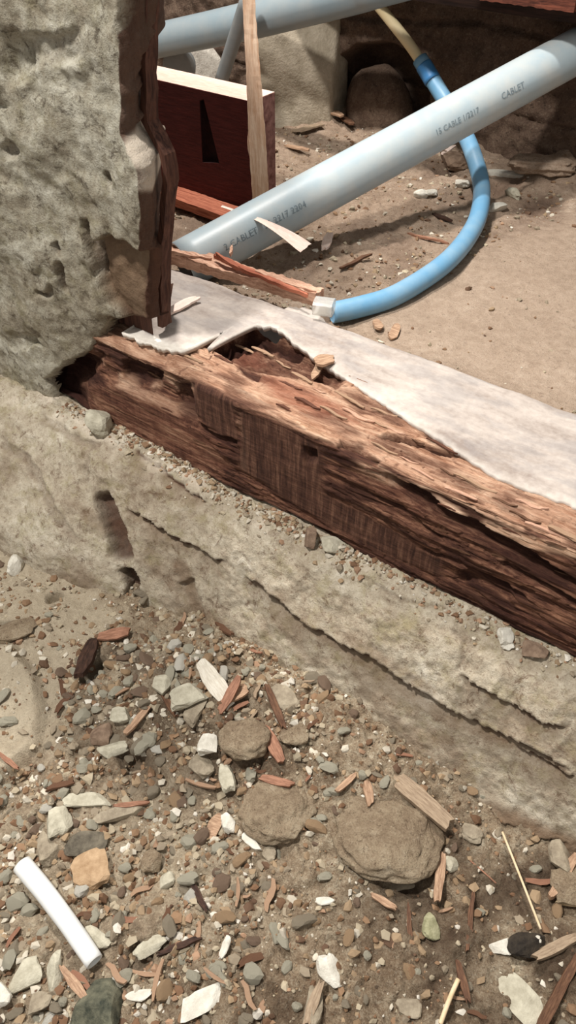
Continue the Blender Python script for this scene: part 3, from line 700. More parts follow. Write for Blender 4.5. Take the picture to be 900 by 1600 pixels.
# timbers overhead at the back
def box_between(name, p0, p1, side, up, w_, h_, mat, parent=None, rough=0.002, n=30, seed=0.0):
    pth = np.linspace(p0, p1, n); return link(name, strip_solid(name, pth, side, up, w_, h_, 6, rough, seed=seed), mat, parent)
zlow = on_y(900, 42, 1.80)[2]
jo = box_between('floor_joist', (-1.35, 1.86, zlow + 0.055), (0.7, 1.86, zlow + 0.055), (0, 1, 0), (0, 0, 1), 0.11, 0.10, M['dark_joist'])
tag(jo, 'dark old floor joist crossing above the back wall', 'joist')
p0, p1 = on_y(770, -8, 1.72), on_y(896, 8, 1.72)
zb = on_y(896, 22, 1.72)[2]
bo = box_between('floor_board', (p0[0] - 0.03, 1.765, zb + 0.045), (p1[0], 1.765, zb + 0.045), (0, 1, 0), (0, 0, 1), 0.07, 0.09, M['joist_wood'], seed=2)
tag(bo, 'reddish brown sawn board end in front of the dark joist', 'board')

# ------------------------------------------------------------------ pier, stones and pipes at the back
def blob(name, size, mat, seed, sub=3, rough=0.22, flatcut=5, boxy=0.0, smooth=False):
    bm = bmesh.new(); bmesh.ops.create_icosphere(bm, subdivisions=sub, radius=1.0)
    V = np.array([v.co for v in bm.verts])
    if boxy: V = V * (1 - boxy) + boxy * V / np.abs(V).max(1)[:, None]
    V *= (1 + rough * noise(V[:, 0] * 1.4 + seed, V[:, 1] * 1.4, V[:, 2] * 1.4 - seed) + 0.35 * rough * noise(V[:, 0] * 4 + seed, V[:, 1] * 4, V[:, 2] * 4))[:, None]
    rs = np.random.default_rng(int(seed * 10) + 1)
    for k in range(flatcut):
        d = rs.normal(size=3); d /= np.linalg.norm(d); h = rs.uniform(0.5, 0.8); over = np.clip(V @ d - h, 0, None); V -= np.outer(over * 0.92, d)
    V *= np.asarray(size)[None]
    for v, c in zip(bm.verts, V): v.co = c
    me = bpy.data.meshes.new(name); bm.to_mesh(me); bm.free()
    for p in me.polygons: p.use_smooth = smooth
    if mat: me.materials.append(mat)
    return me
pc = on_z(458, 200, 0.36)
pier = link('concrete_pier', blob('concrete_pier', (0.13, 0.07, 0.26), None, 3.3, 5, 0.06, 3, 0.75, True), M['pier_concrete'])
pier.location = (pc[0] - 0.03, pc[1] + 0.085, 0.46); pier.rotation_euler = (0, 0, math.radians(38))
tag(pier, 'pale weathered concrete pier under the upper grey pipe', 'pier')
wp = on_y(318, 105, 1.80)
o = link('mortar_block', blob('mortar_block', (0.055, 0.06, 0.10), None, 5.1, 4, 0.15, 4, 0.7, True), M['white_mortar']); o.location = (wp[0], 1.82, 0.41); o.rotation_euler = (0, 0, 0.5)
tag(o, 'whitish lump of mortar behind the red brown timber offcut', 'mortar')
dp_ = on_y(290, 98, 1.78)
o = link('pipe_stub', tube('pipe_stub', np.linspace((dp_[0] + 0.01, 1.74, dp_[2]), (dp_[0] - 0.05, 1.86, dp_[2]), 4), 0.045, 24), M['thin_pvc'])
tag(o, 'short round grey stub beside the whitish mortar lump', 'pipe')
bp = on_y(566, 170, 1.92)
o = link('bulge', blob('bulge', (0.10, 0.07, 0.11), None, 8.2, 4, 0.10, 0, 0.0, True), M['old_masonry']); o.location = (bp[0] + 0.025, 1.965, bp[2] - 0.01)  # plain rounded mass set into the recess
tag(o, 'round brown boulder sitting in the hollow of the back wall', 'stone')

def pipe_thing(name, path, rad, mat, label, cat='pipe', **k):
    return tag(link(name, tube(name, path, rad, **k), mat), label, cat)
# lower grey pipe, rising from the ledge to the right
PA, PB = at_depth(322, 395, 1.44), at_depth(905, 78, 1.62)
PA = PA + (PA - PB) * 0.055; PBx = PB + (PB - PA) * 0.16
PR = 0.0445
gp = pipe_thing('drain_pipe', np.linspace(PA, PBx, 40), PR, M['grey_pvc'], 'thick pale grey plastic drain pipe slanting over the crawl space earth', seg=40, hollow=0.9)
def wrap_text(body, s0, height, ang_off):
    cu = bpy.data.curves.new('print', 'FONT'); cu.body = body; cu.size = height; cu.resolution_u = 2
    to = bpy.data.objects.new('print_tmp', cu); me = bpy.data.meshes.new_from_object(to); bpy.data.objects.remove(to)
    ax = PB - PA; L = np.linalg.norm(ax); ax /= L
    mid = PA + ax * s0 * L; view = CAM - mid; view -= ax * (view @ ax); view /= np.linalg.norm(view); e2 = np.cross(ax, view)
    if e2[2] < 0: e2 = -e2
    for v in me.vertices:
        a = v.co.y / PR + ang_off
        p = PA + ax * (s0 * L + v.co.x) + (view * math.cos(a) + e2 * math.sin(a)) * (PR + 0.0009); v.co = p
    return link('print', me, M['print_ink'], gp)
wrap_text('2 CABLET   21 2217 2204', 0.075, 0.017, -0.30)
wrap_text('15 CABLE 1/2217', 0.575, 0.015, -0.30)
wrap_text('CABLET', 0.745, 0.017, -0.30)
# upper grey pipe and thin pipe
wpts = [on_y(x, y, 1.70) for x, y in ((190, 78), (245, 64), (330, 46), (400, 30), (470, 12), (560, -12), (620, -30))]
wpts = [wpts[0] - np.array([0.8, 0, 0.22])] + wpts + [wpts[-1] + np.array([0.35, 0.12, 0.10]), wpts[-1] + np.array([0.9, 0.30, 0.26])]
pipe_thing('water_pipe', smooth_path(wpts, 60), 0.040, M['upper_pvc'], 'blue grey plastic pipe running high across the pale pier', seg=32)
pipe_thing('thin_pipe', np.linspace(on_y(345, 128, 1.64), on_y(388, -6, 1.60), 10), 0.0165, M['thin_pvc'], 'thin grey pipe leaning behind the pale upright lath', seg=20)
# blue conduit
bpts = [(518, 489, .372), (560, 480, .374), (610, 465, .378), (660, 437, .382), (700, 407, .385), (730, 372, .386), (748, 335, .388), (752, 290, .392)]
bpath = [on_z(*p) for p in bpts] + [at_depth(737, 235, 1.74), at_depth(716, 190, 1.80), at_depth(690, 148, 1.83), at_depth(656, 92, 1.83)]
blue = pipe_thing('blue_conduit', smooth_path(bpath, 90), 0.0185, M['blue_pvc'], 'bright blue bent conduit curving from the ledge under the grey drain pipe', 'conduit', seg=24, hollow=0.8)
link('inner_tube', tube('inner_tube', smooth_path([at_depth(664, 106, 1.83), at_depth(640, 70, 1.825), at_depth(610, 32, 1.81), at_depth(575, -12, 1.79)], 16), 0.0125, 16), M['cream_tube'], blue)['label'] = 'cream inner tube sticking out of the blue end'
link('tape_band', tube('tape_band', smooth_path([at_depth(676, 126, 1.83), at_depth(668, 112, 1.83), at_depth(662, 102, 1.83)], 8), 0.0198, 24, 0.9), M['blue_tape'], blue)['label'] = 'darker blue tape at the upper end'
# clear sleeve at the conduit's end
sc_ = on_z(506, 486, 0.41)
bm = bmesh.new(); seg = 20
for k in range(seg):
    a = 2 * math.pi * k / seg
    ca, sa = math.cos(a), math.sin(a); sq = 1 / max(abs(ca), abs(sa)) ** 0.6
    for (r_, x_) in ((0.018, -0.016), (0.018, 0.016), (0.0155, 0.016), (0.0155, -0.016)):
        bm.verts.new((x_, ca * r_ * sq * 0.9, sa * r_ * sq * 0.7))
bm.verts.ensure_lookup_table()
for k in range(seg):
    for j in range(4):
        bm.faces.new([bm.verts[4 * k + j], bm.verts[4 * k + (j + 1) % 4], bm.verts[4 * ((k + 1) % seg) + (j + 1) % 4], bm.verts[4 * ((k + 1) % seg) + j]])
bmesh.ops.recalc_face_normals(bm, faces=bm.faces)
me = bpy.data.meshes.new('clear_sleeve'); bm.to_mesh(me); bm.free()
o = link('clear_sleeve', me, M['clear_plastic']); o.location = (sc_[0], sc_[1], 0.418); o.rotation_euler = (0, 0, math.radians(20))
tag(o, 'small clear plastic sleeve at the end of the wooden batten', 'sleeve')

# ------------------------------------------------------------------ timber offcuts
# red brown block with a wedge shaped pocket
blk = bpy.data.objects.new('timber_offcut', None); COL.objects.link(blk)
c0 = on_z(396, 332, 0.375); ctop = on_y(391, 158, c0[1] + 0.01)
c1 = np.array([ctop[0], ctop[1], ctop[2]]); tl = on_z(236, 122, c1[2]); bk = on_z(430, 143, c1[2])
du = (tl - c1); du = du / np.linalg.norm(du); Ln = 0.36; th = bk - c1
up_ = c1 - c0; dwn = np.array([0, 0, 0])
A = [c0, c0 + du * Ln, c1 + du * Ln, c1]          # front face: bottom right, bottom left, top left, top right
B = [p + th for p in A]
def on_face(s, t): return A[0] + du * Ln * s + (A[3] - A[0]) * t
fu = lambda x, y: None
inn = [on_face(0.245, 0.38), on_face(0.375, 0.34), on_face(0.365, 0.90), on_face(0.335, 0.92)]
nrm = np.cross(A[1] - A[0], A[3] - A[0]); nrm /= np.linalg.norm(nrm); nrm = nrm if nrm @ th > 0 else -nrm
dep = [p + nrm * 0.012 for p in inn]
def poly_mesh(name, verts, faces, mats=None, idx=None, bev=0.0):
    me = bpy.data.meshes.new(name); me.from_pydata([tuple(map(float, v)) for v in verts], [], faces)
    for m in mats or []: me.materials.append(m)
    for k, i in enumerate(idx or []): me.polygons[k].material_index = i
    bm = bmesh.new(); bm.from_mesh(me); bmesh.ops.recalc_face_normals(bm, faces=bm.faces); bm.to_mesh(me); bm.free(); return me
V = A + B + inn + dep
F = [(0, 1, 9, 8), (1, 2, 10, 9), (2, 3, 11, 10), (3, 0, 8, 11), (8, 9, 13, 12), (9, 10, 14, 13), (10, 11, 15, 14), (11, 8, 12, 15), (12, 13, 14, 15),
     (3, 2, 6, 7), (0, 3, 7, 4), (1, 0, 4, 5), (2, 1, 5, 6), (4, 5, 6, 7)]
me = poly_mesh('timber_block', V, F, [M['red_timber'], M['sawn_top'], M['end_grain'], M['pocket_dark']], [0] * 4 + [3] * 5 + [1, 2, 0, 2, 0])
o = link('timber_offcut', me); bpy.data.objects.remove(blk)
o.name = 'timber_offcut'
bv = o.modifiers.new('bevel', 'BEVEL'); bv.width = 0.002; bv.segments = 2; bv.limit_method = 'ANGLE'
tag(o, 'dark red brown timber offcut with pale sawn top standing beside the wall', 'timber')
# pale upright lath
q0 = on_y(409, 335, c0[1] - 0.018); q1 = on_y(388, -12, c0[1] - 0.006)
side = RT * 0.98 + HZ * 0.1; side /= np.linalg.norm(side); axl = (q1 - q0) / np.linalg.norm(q1 - q0); side -= axl * (side @ axl); side /= np.linalg.norm(side)
lath = link('upright_lath', strip_solid('upright_lath', np.linspace(q0, q1 + (q1 - q0) * 0.15, 60), side, np.cross(axl, side), lambda t: 0.034 - 0.013 * sst(0.2, 0.9, t), 0.011, 6, 0.0012, seed=4, ragged=0.004), M['pale_lath'])
tag(lath, 'pale split wooden lath standing upright against the red brown offcut', 'lath')
o = link('splinter', strip_solid('splinter', np.linspace(q0 + (q1 - q0) * 0.30 - side * 0.016, q0 + (q1 - q0) * 0.45 - side * 0.014, 10), side, np.cross(axl, side), lambda t: 0.008 * math.sin(math.pi * min(1, t + 0.1)) + 0.001, 0.005, 3, 0.001), M['pale_lath'], lath)
# flat strip under the block
s0_, s1_ = on_z(225, 300, 0.372), on_z(357, 348, 0.372)
sd = s1_ - s0_; sd /= np.linalg.norm(sd); sn = np.cross(ZZ, sd)
o = link('flat_strip', strip_solid('flat_strip', np.linspace(s0_ - sd * 0.1 + sn * 0.03, s1_ + sn * 0.03, 30), sn, ZZ, 0.055, 0.018, 6, 0.0015, seed=6, ragged=0.006), M['batten_red'])
tag(o, 'reddish flat wood strip lying under the red brown offcut', 'strip')
# curled pale shaving
sh = smooth_path([at_depth(346, 322, 1.455), at_depth(380, 334, 1.43), at_depth(415, 348, 1.41), at_depth(450, 368, 1.405), at_depth(478, 388, 1.395)], 24)
o = link('wood_shaving', strip_solid('wood_shaving', sh, [RT * 0.55 + UP * 0.5 + 0.2 * FW] * 24, [np.cross(RT * 0.8 - UP * 0.55, RT * 0.5 + UP * 0.6)] * 24, lambda t: 0.007 + 0.029 * sst(0.2, 1.0, t), 0.0016, 6, 0.0004, 0.0012, ragged=0.004), M['shaving'])
tag(o, 'thin pale wood shaving sticking out over the grey drain pipe', 'shaving')
# batten along the back of the ledge
b0, b1 = on_z(225, 392, 0.408), on_z(492, 470, 0.408)
bdv = b1 - b0; bdv /= np.linalg.norm(bdv); bn = np.cross(ZZ, bdv)
bat = link('wood_batten', strip_solid('wood_batten', np.linspace(b0 + bn * 0.02, b1 + bn * 0.014, 90), bn, ZZ, lambda t: 0.040 - 0.014 * sst(0.4, 0.95, t), lambda t: 0.020 + 0.003 * math.sin(9 * t), 8, 0.003, seed=9, ragged=0.01), M['batten_wood'])
tag(bat, 'split wooden batten lying along the back edge of the mortar ledge', 'batten')
for (xa, ya, xb, yb_, wdt, mt, lift) in ((335, 400, 480, 462, 0.012, 'batten_red', 0.016), (338, 397, 385, 425, 0.010, 'batten_red', 0.022), (360, 398, 362, 385, 0.006, 'batten_wood', 0.024), (250, 388, 330, 405, 0.014, 'batten_wood', 0.014), (400, 425, 492, 458, 0.010, 'batten_wood', 0.013)):
    a_, b_ = on_z(xa, ya, 0.412 + lift), on_z(xb, yb_, 0.410 + lift * 0.6); d_ = b_ - a_; d_ /= np.linalg.norm(d_); s_ = np.cross(ZZ, d_)
    link('splinter', strip_solid('splinter', np.linspace(a_, b_, 14), s_, np.cross(d_, s_), lambda t, W=wdt: W * (0.25 + 0.75 * math.sin(math.pi * min(max(t, 0.05), 0.95))), 0.006, 4, 0.002, seed=xa, ragged=0.006), M[mt], bat)

# ------------------------------------------------------------------ splinters hanging on the beam (parts)
spl = []
for k in range(6):
    L_ = 1.0
    spl.append(strip_solid('beam_splinter', np.stack([np.linspace(-0.5, 0.5, 9), 0.03 * np.sin(np.linspace(0, 3 + k, 9)), 0.04 * np.sin(np.linspace(1, 4 + k * 0.7, 9))], 1), (0, 1, 0), (0, 0, 1), lambda t, k=k: 0.16 * (0.2 + 0.8 * math.sin(math.pi * (0.06 + 0.88 * t)) ** (0.5 + 0.2 * k)), 0.07, 3, 0.03, seed=k * 3.1, ragged=0.06))
for k, m_ in zip(range(6), ('chip_tan', 'batten_wood', 'rot_dark', 'chip_tan', 'chip_dark', 'batten_wood')): spl[k].materials.append(M[m_])
flatN = Nb.reshape(-1, 3)
for x, y in ((240, 585), (265, 600), (205, 560), (300, 560), (350, 560), (380, 545), (410, 550), (440, 570), (455, 600), (470, 590), (500, 610), (480, 630), (520, 645), (560, 650), (590, 660), (620, 672), (650, 690), (690, 700),
             (640, 720), (600, 700), (580, 735), (630, 750), (660, 740), (700, 740), (720, 770), (740, 755), (760, 800), (790, 785), (800, 830), (820, 810), (850, 830), (870, 850), (780, 870), (820, 900), (850, 930), (720, 860), (690, 830),
             (650, 800), (610, 800), (760, 910), (520, 700), (450, 640), (890, 840), (880, 900), (310, 690), (260, 640), (545, 625), (600, 645), (700, 790), (830, 790)):
    i = S_beam.idx(x, y); p = S_beam.P[i]; nn = flatN[i]
    o = bpy.data.objects.new('splinter', spl[random.randrange(6)] if nn[2] > 0.45 else spl[random.choice((2, 4))]); COL.objects.link(o); o.parent = beam
    ln = random.uniform(0.018, 0.06) if nn[2] > 0.45 else random.uniform(0.012, 0.03)
    mx = Matrix.Identity(3); xa = Vector((1, random.uniform(-0.1, 0.1), random.uniform(-0.08, 0.08))).normalized(); za = Vector(nn); za = (za - xa * za.dot(xa)).normalized(); ya = za.cross(xa)
    R3 = Matrix((xa, ya, za)).transposed()
    o.matrix_world = Matrix.Translation(Vector(p + nn * 0.001)) @ R3.to_4x4() @ Matrix.Diagonal((ln, ln * random.uniform(0.5, 0.9), ln * random.uniform(0.5, 0.8), 1))

# ------------------------------------------------------------------ stones, chips and litter singled out
HERO = []
SURF = {'floor': S_floor, 'found': S_found, 'crawl': S_c, 'ledge': S_ledge, 'beam': S_beam}
def spot(x, y, L, Wd, ang, surf):
    S = SURF[surf]; c = S.at(x, y); dx, dy = math.cos(math.radians(ang)) * L / 2, -math.sin(math.radians(ang)) * L / 2
    a, b = on_z(x - dx, y - dy, c[2]), on_z(x + dx, y + dy, c[2]); v = b - a
    wx, wy = -math.sin(math.radians(ang)) * Wd / 2, -math.cos(math.radians(ang)) * Wd / 2
    a2, b2 = on_z(x - wx, y - wy, c[2]), on_z(x + wx, y + wy, c[2])
    if surf == 'crawl': return c, (np.linalg.norm(v) * 0.4 + 0.6 * L / FPX * project(c)[2]), math.atan2(v[1], v[0]), 1.15 * Wd / FPX * project(c)[2]
    return c, np.linalg.norm(v), math.atan2(v[1], v[0]), np.linalg.norm(b2 - a2)
def stone(x, y, L, Wd, ang, kind, label, h=0.55, surf='floor', name='stone', cat='stone', seed=None, sub=3, cuts=6, rough=0.22, boxy=0.35, sink=0.25, tilt=(0, 0), smooth=False):
    c, ln, yaw, wd = spot(x, y, L, Wd, ang, surf)
    sz = (ln / 2 * 1.12, wd / 2 * 1.12, h * wd / 2)
    if surf == 'floor': HERO.append((c[0], c[1], yaw, sz[0], sz[1]))
    me = blob(name, sz, M['stone_' + kind], (x * 0.37 + y * 0.11) if seed is None else seed, sub, rough, cuts, boxy, smooth)
    o = link(name, me); o.location = (c[0], c[1], c[2] + sz[2] * (1 - 2 * sink)); o.rotation_euler = (tilt[0], tilt[1], yaw)
    return tag(o, label, cat)
def chip(x, y, L, Wd, ang, mat, label, surf='floor', name='wood_chip', cat='wood chip', th=0.004, lift=0.003, slope=0.0, bend=0.0, tip=0.3):
    c, ln, yaw, wd = spot(x, y, L, Wd, ang, surf); t = np.linspace(-0.5, 0.5, 12)
    pth = np.stack([t * ln, bend * ln * (4 * t * t - 0.3) , 0.02 * ln * np.sin(t * 5)], 1)
    o = link(name, strip_solid(name, pth, (0, 1, 0), (0, 0, 1), lambda s: wd * (tip + (1 - tip) * math.sin(math.pi * (0.12 + 0.76 * s))), th, 4, min(0.0015, wd * 0.2), seed=x * 0.1, ragged=min(0.006, ln * 0.12)), M[mat])
    o.location = (c[0], c[1], c[2] + th / 2 + lift + abs(math.sin(slope)) * ln * 0.35); o.rotation_euler = (random.uniform(-0.15, 0.15), slope, yaw)
    return tag(o, label, cat)

stone(130, 1318, 66, 34, 5, 'slate', 'dark grey flat angular stone just above the white tube', 0.6)
stone(140, 1254, 78, 24, -2, 'pale', 'long pale chip of stone with a ragged upper edge above the dark flat stone', 0.5)
stone(186, 1273, 78, 22, 14, 'grey', 'long thin grey green slate sliver pointing up right above the dark flat stone', 0.5)
stone(148, 1357, 58, 52, 10, 'tan', 'squarish tan lump of earth right of the white tube', 0.5, boxy=0.5)
stone(292, 1085, 58, 32, 20, 'pale', 'largest pale angular stone on the spoil heap', 0.6, boxy=0.6)
stone(305, 1112, 54, 22, 55, 'grey', 'slanting grey stone leaning below the largest pale angular stone', 0.6, boxy=0.5)
stone(252, 1076, 30, 28, 0, 'pale', 'small rounded pale stone left of the largest pale angular stone', 0.7)
stone(190, 1120, 30, 24, 0, 'pale', 'small pale stone on the upper left of the spoil heap', 0.7)
stone(175, 1172, 52, 24, 22, 'pale', 'pale wedge shaped stone at the dark hollow of the spoil heap', 0.6)
stone(158, 1152, 34, 30, 0, 'brown', 'brownish lump beside the pale wedge shaped stone', 0.6)
stone(324, 1168, 28, 26, 0, 'white', 'nearly cubic white stone in the middle of the spoil heap', 0.8, boxy=0.9, rough=0.1)
stone(380, 1160, 68, 58, 0, 'clod', 'large round dusty stone on the right of the spoil heap', 0.7, rough=0.2, cuts=0, boxy=0, sub=5, smooth=True)
stone(442, 1092, 62, 32, -28, 'grey', 'grey brown stone resting against the footing above the spoil heap', 0.6)
stone(455, 1150, 46, 30, 10, 'clod', 'dusty stone at the right end of the spoil heap', 0.6)
stone(352, 1218, 22, 42, 15, 'pale', 'upright pale sliver of stone below the nearly cubic white stone', 0.6)
stone(318, 1200, 36, 34, 0, 'grey', 'roundish grey stone below the nearly cubic white stone', 0.6)
stone(318, 1566, 88, 34, 30, 'white', 'rough white oblong chip near the bottom of the trench', 0.45, boxy=0.8, rough=0.14)
stone(160, 1574, 84, 74, 70, 'green', 'dark green black angular rock at the bottom edge below the white tube', 0.7, cuts=8)
stone(517, 1520, 32, 50, 10, 'white', 'white angular stone standing in the middle of the trench floor', 0.5, boxy=0.6)
stone(488, 1585, 26, 80, -12, 'grey', 'long grey stone shard below the white angular stone', 0.4, boxy=0.5)
stone(818, 1562, 100, 48, -50, 'pale', 'pale pointed triangular shard on dark soil', 0.3, boxy=0.6, cuts=4)
stone(782, 1480, 34, 28, -5, 'white', 'white square chip beside the black charred lump', 0.5, boxy=0.8, rough=0.1)
stone(828, 1478, 58, 36, 5, 'char', 'black charred lump on the dark soil under the straw', 0.6)
stone(842, 1468, 10, 12, 0, 'white', 'tiny white grit on top of the black charred lump', 0.8)
stone(673, 1447, 26, 44, 5, 'olive', 'greenish upright stone on the dark soil', 0.5)
stone(601, 1312, 150, 118, -15, 'clod', 'large half buried dirt clod in the middle of the trench', 0.42, sink=0.42, rough=0.24, cuts=0, boxy=0.1, sub=5, smooth=True)
stone(436, 1268, 96, 84, 20, 'clod', 'rounded half buried brown clod left of the largest clod', 0.5, sink=0.42, rough=0.26, cuts=0, boxy=0, sub=5, smooth=True)
stone(628, 1382, 40, 18, 8, 'grey', 'small flat stone in the hollow under the largest clod', 0.5)
stone(508, 1405, 26, 13, 5, 'white', 'bright white flake right of the pebbly ground', 0.5)
stone(352, 1478, 12, 34, -22, 'white', 'slim white fleck standing above the rough white oblong chip', 0.5)
stone(218, 1557, 42, 16, 5, 'white', 'short white fragment right of the dark green black rock', 0.5, boxy=0.7)
stone(150, 1470, 26, 44, 50, 'pale', 'pale flat shard tucked beside the lower end of the white tube', 0.25, boxy=0.5)
stone(395, 1318, 40, 15, -40, 'white', 'narrow white chip below the rounded brown clod', 0.5)
stone(416, 1334, 26, 24, 0, 'grey', 'small grey stone at the lower end of the narrow white chip', 0.6)
stone(356, 1286, 18, 30, 15, 'white', 'two sided white pebble left of the rounded brown clod', 0.6)
stone(40, 1525, 56, 40, 25, 'pale', 'broad pale flat stone left of the white tube lower end', 0.4, boxy=0.5)
stone(86, 1520, 26, 60, 15, 'pale', 'upright narrow pale stone between the broad flat one and the dark rock', 0.45, boxy=0.5)
stone(60, 1565, 44, 26, 30, 'grey', 'grey oblong stone below the broad pale flat stone', 0.5)
stone(5, 1558, 30, 40, 0, 'white', 'white stone cut by the lower left picture edge', 0.6)
stone(738, 1302, 32, 22, -25, 'grey', 'smooth grey pebble at the foot of the footing', 0.6, cuts=1)
stone(705, 1350, 20, 26, 10, 'pale', 'pale round pebble between the clod and the straw', 0.7)
stone(682, 1318, 22, 20, 0, 'clod', 'dusty pebble at the right edge of the largest clod', 0.7)
stone(876, 1345, 38, 48, -10, 'grey', 'grey stone at the footing near the right picture edge', 0.6)
stone(895, 1385, 60, 50, 0, 'clod', 'brown clod cut by the right picture edge', 0.5, cuts=3)
stone(640, 1575, 36, 34, 0, 'grey', 'pale grey pebble at the bottom beside the short straw', 0.6)
stone(620, 1293, 9, 8, 0, 'white', 'tiny white speck stuck on the largest clod', 0.6)
stone(75, 1328, 44, 44, 30, 'grey', 'light grey stone above the upper end of the white tube', 0.5)
stone(90, 1285, 46, 36, 30, 'pale', 'pale jagged stone left of the ragged long chip', 0.5)
stone(240, 1345, 36, 34, 0, 'clod', 'round dusty stone right of the squarish tan lump', 0.6)
stone(260, 1380, 26, 28, 0, 'pale', 'pale rough stone right of the white tube middle', 0.7)
stone(235, 1478, 50, 22, 30, 'pale', 'slanting pale stone over a dark hollow right of the white tube end', 0.5)
stone(18, 985, 70, 30, 15, 'clod', 'flat dusty stone above the large smooth lump', 0.4)
stone(26, 886, 18, 26, 0, 'white', 'white pebble lodged high on the earth by the left wall', 0.7, cuts=2)
stone(155, 666, 36, 26, 0, 'pale', 'rounded lump of mortar at the left foot of the beam', 0.9, surf='found', cuts=2)
stone(485, 846, 26, 22, 0, 'brown', 'brown pebble on the footing against the beam', 0.9, surf='found')
stone(520, 857, 40, 20, -10, 'pale', 'pale chip on the footing right of the brown pebble', 0.7, surf='found')
stone(788, 996, 22, 22, 0, 'white', 'white pebble on the footing under the right part of the beam', 0.9, surf='found', cuts=2)
stone(792, 1010, 16, 12, 0, 'white', 'smaller white bit just below the white pebble on the footing', 0.9, surf='found', cuts=2)
stone(835, 1020, 50, 22, -25, 'brown', 'brown crumb of rotten wood under the beam at right', 0.7, surf='found')
stone(708, 258, 52, 34, -10, 'brown', 'dusty brown rock under the grey drain pipe', 0.7, surf='crawl')
stone(782, 273, 70, 14, -8, 'white', 'long whitish mortar crumb at the foot of the back wall', 0.7, surf='crawl')
stone(776, 322, 32, 16, 0, 'white', 'white chunk right of the blue conduit', 0.7, surf='crawl', boxy=0.6)
stone(800, 305, 12, 24, 20, 'pale', 'small pale crumb above the white chunk by the blue conduit', 0.7, surf='crawl')
stone(656, 302, 22, 13, 0, 'white', 'left one of two white pebbles under the grey drain pipe', 0.8, surf='crawl', cuts=2)
stone(674, 304, 16, 12, 0, 'white', 'right one of two white pebbles under the grey drain pipe', 0.8, surf='crawl', cuts=2)
stone(722, 287, 22, 12, 0, 'white', 'white pebble touching the blue conduit', 0.8, surf='crawl', cuts=2)
stone(845, 262, 90, 34, -5, 'heap', 'low heap of tan earth against the back wall at right', 0.6, surf='crawl', cuts=0, sub=5, smooth=True)

chip(338, 1075, 76, 30, -52, 'flake', 'curled whitish flake standing beside the largest pale angular stone', th=0.002, slope=0.3, lift=0.008)
chip(360, 1092, 58, 14, 52, 'chip_red', 'orange brown wood chip standing right of the whitish flake', slope=-0.35, lift=0.005)
chip(372, 1085, 40, 22, 20, 'chip_tan', 'tan wood chip under the orange brown standing chip')
chip(430, 1108, 66, 12, -65, 'chip_dark', 'thin dark wood chip over the dark gap by the footing', slope=0.3)
chip(424, 1168, 58, 20, -62, 'chip_red', 'broad reddish wood chip below the thin dark chip', slope=0.15)
chip(432, 1224, 52, 14, -14, 'chip_red', 'reddish wood chip lying on the rounded brown clod')
chip(180, 997, 46, 17, 8, 'chip_red', 'orange wood chip at the top of the spoil heap', lift=0.008)
chip(140, 1035, 76, 22, 74, 'bark', 'dark curled bark piece stuck upright left of the orange chip', th=0.008, slope=0.3, lift=0.0)
chip(215, 1128, 60, 11, 48, 'chip_tan', 'tan twig like chip slanting on the left of the spoil heap')
chip(262, 1103, 46, 10, -60, 'chip_dark', 'short dark chip left of the slanting grey stone')
chip(205, 1262, 54, 8, 6, 'chip_red', 'thin reddish sliver between the two long pale stones', lift=0.008)
chip(15, 1193, 40, 8, -38, 'chip_red', 'reddish sliver at the left edge on the pale lump')
chip(335, 1292, 18, 44, -20, 'chip_tan', 'small upright tan chip left of the rounded brown clod')
chip(686, 1375, 78, 15, 83, 'chip_tan', 'long tan chip lying right of the largest clod')
chip(665, 1352, 34, 13, 70, 'chip_tan', 'short tan chip beside the long tan chip')
chip(574, 1238, 40, 14, -82, 'chip_tan', 'upright tan chip at the top of the largest clod')
chip(600, 1410, 46, 12, -30, 'chip_tan', 'tan chip below the largest clod')
chip(645, 1242, 150, 26, -42, 'chip_grey', 'long brown strip of wood half buried along the footing', th=0.010, name='wood_strip', cat='wood strip', tip=0.6)
chip(880, 1372, 78, 18, 58, 'chip_tan', 'tan stick leaning on the grey stone at the right edge', name='stick', cat='stick', th=0.008, lift=0.008)
chip(868, 1555, 150, 17, 63, 'chip_dark', 'long brown stick at the lower right corner', name='stick', cat='stick', th=0.009)
chip(870, 1482, 80, 18, 25, 'chip_grey', 'grey brown stick right of the black charred lump', name='stick', cat='stick', th=0.008)
chip(890, 1413, 40, 7, -12, 'straw', 'short pale sliver at the right edge below the clod')
chip(490, 1572, 70, 16, 70, 'chip_grey', 'grey wood sliver beside the long grey stone shard', lift=0.01)
chip(725, 1535, 70, 12, -75, 'chip_dark', 'dark reddish chip pointing at the short straw')
chip(640, 1452, 80, 8, -88, 'chip_dark', 'thin dark splinter left of the greenish upright stone')
chip(735, 1440, 90, 8, 85, 'chip_dark', 'thin dark splinter right of the greenish upright stone')
chip(310, 1400, 50, 10, -62, 'bark', 'dark splinter lying right of the pale rough stone')
chip(120, 1540, 66, 16, -52, 'chip_tan', 'tan sliver between the narrow pale stone and the dark rock', lift=0.008)
chip(280, 1478, 70, 10, 20, 'bark', 'black twig above the rough white oblong chip', lift=0.004)
chip(540, 545 + 680, 40, 10, 40, 'chip_tan', 'small tan splinter left of the long half buried strip')
chip(504, 572, 30, 17, 10, 'chip_tan', 'peach wood chip lying on the ledge edge above the hollow', surf='ledge', lift=0.006)
chip(494, 588, 12, 30, -10, 'chip_tan', 'peach wood chip standing in the hollow of the beam', surf='beam', lift=0.008)
chip(282, 480, 62, 9, 24, 'shaving', 'thin pale splinter lying on the mortar ledge by the wall', surf='ledge')
chip(512, 378, 38, 12, 68, 'shaving', 'pale forked chip on the crawl space earth beside the shaving', surf='crawl', lift=0.006)
chip(556, 408, 62, 6, 22, 'chip_dark', 'thin dark twig on the earth left of the blue conduit', surf='crawl')
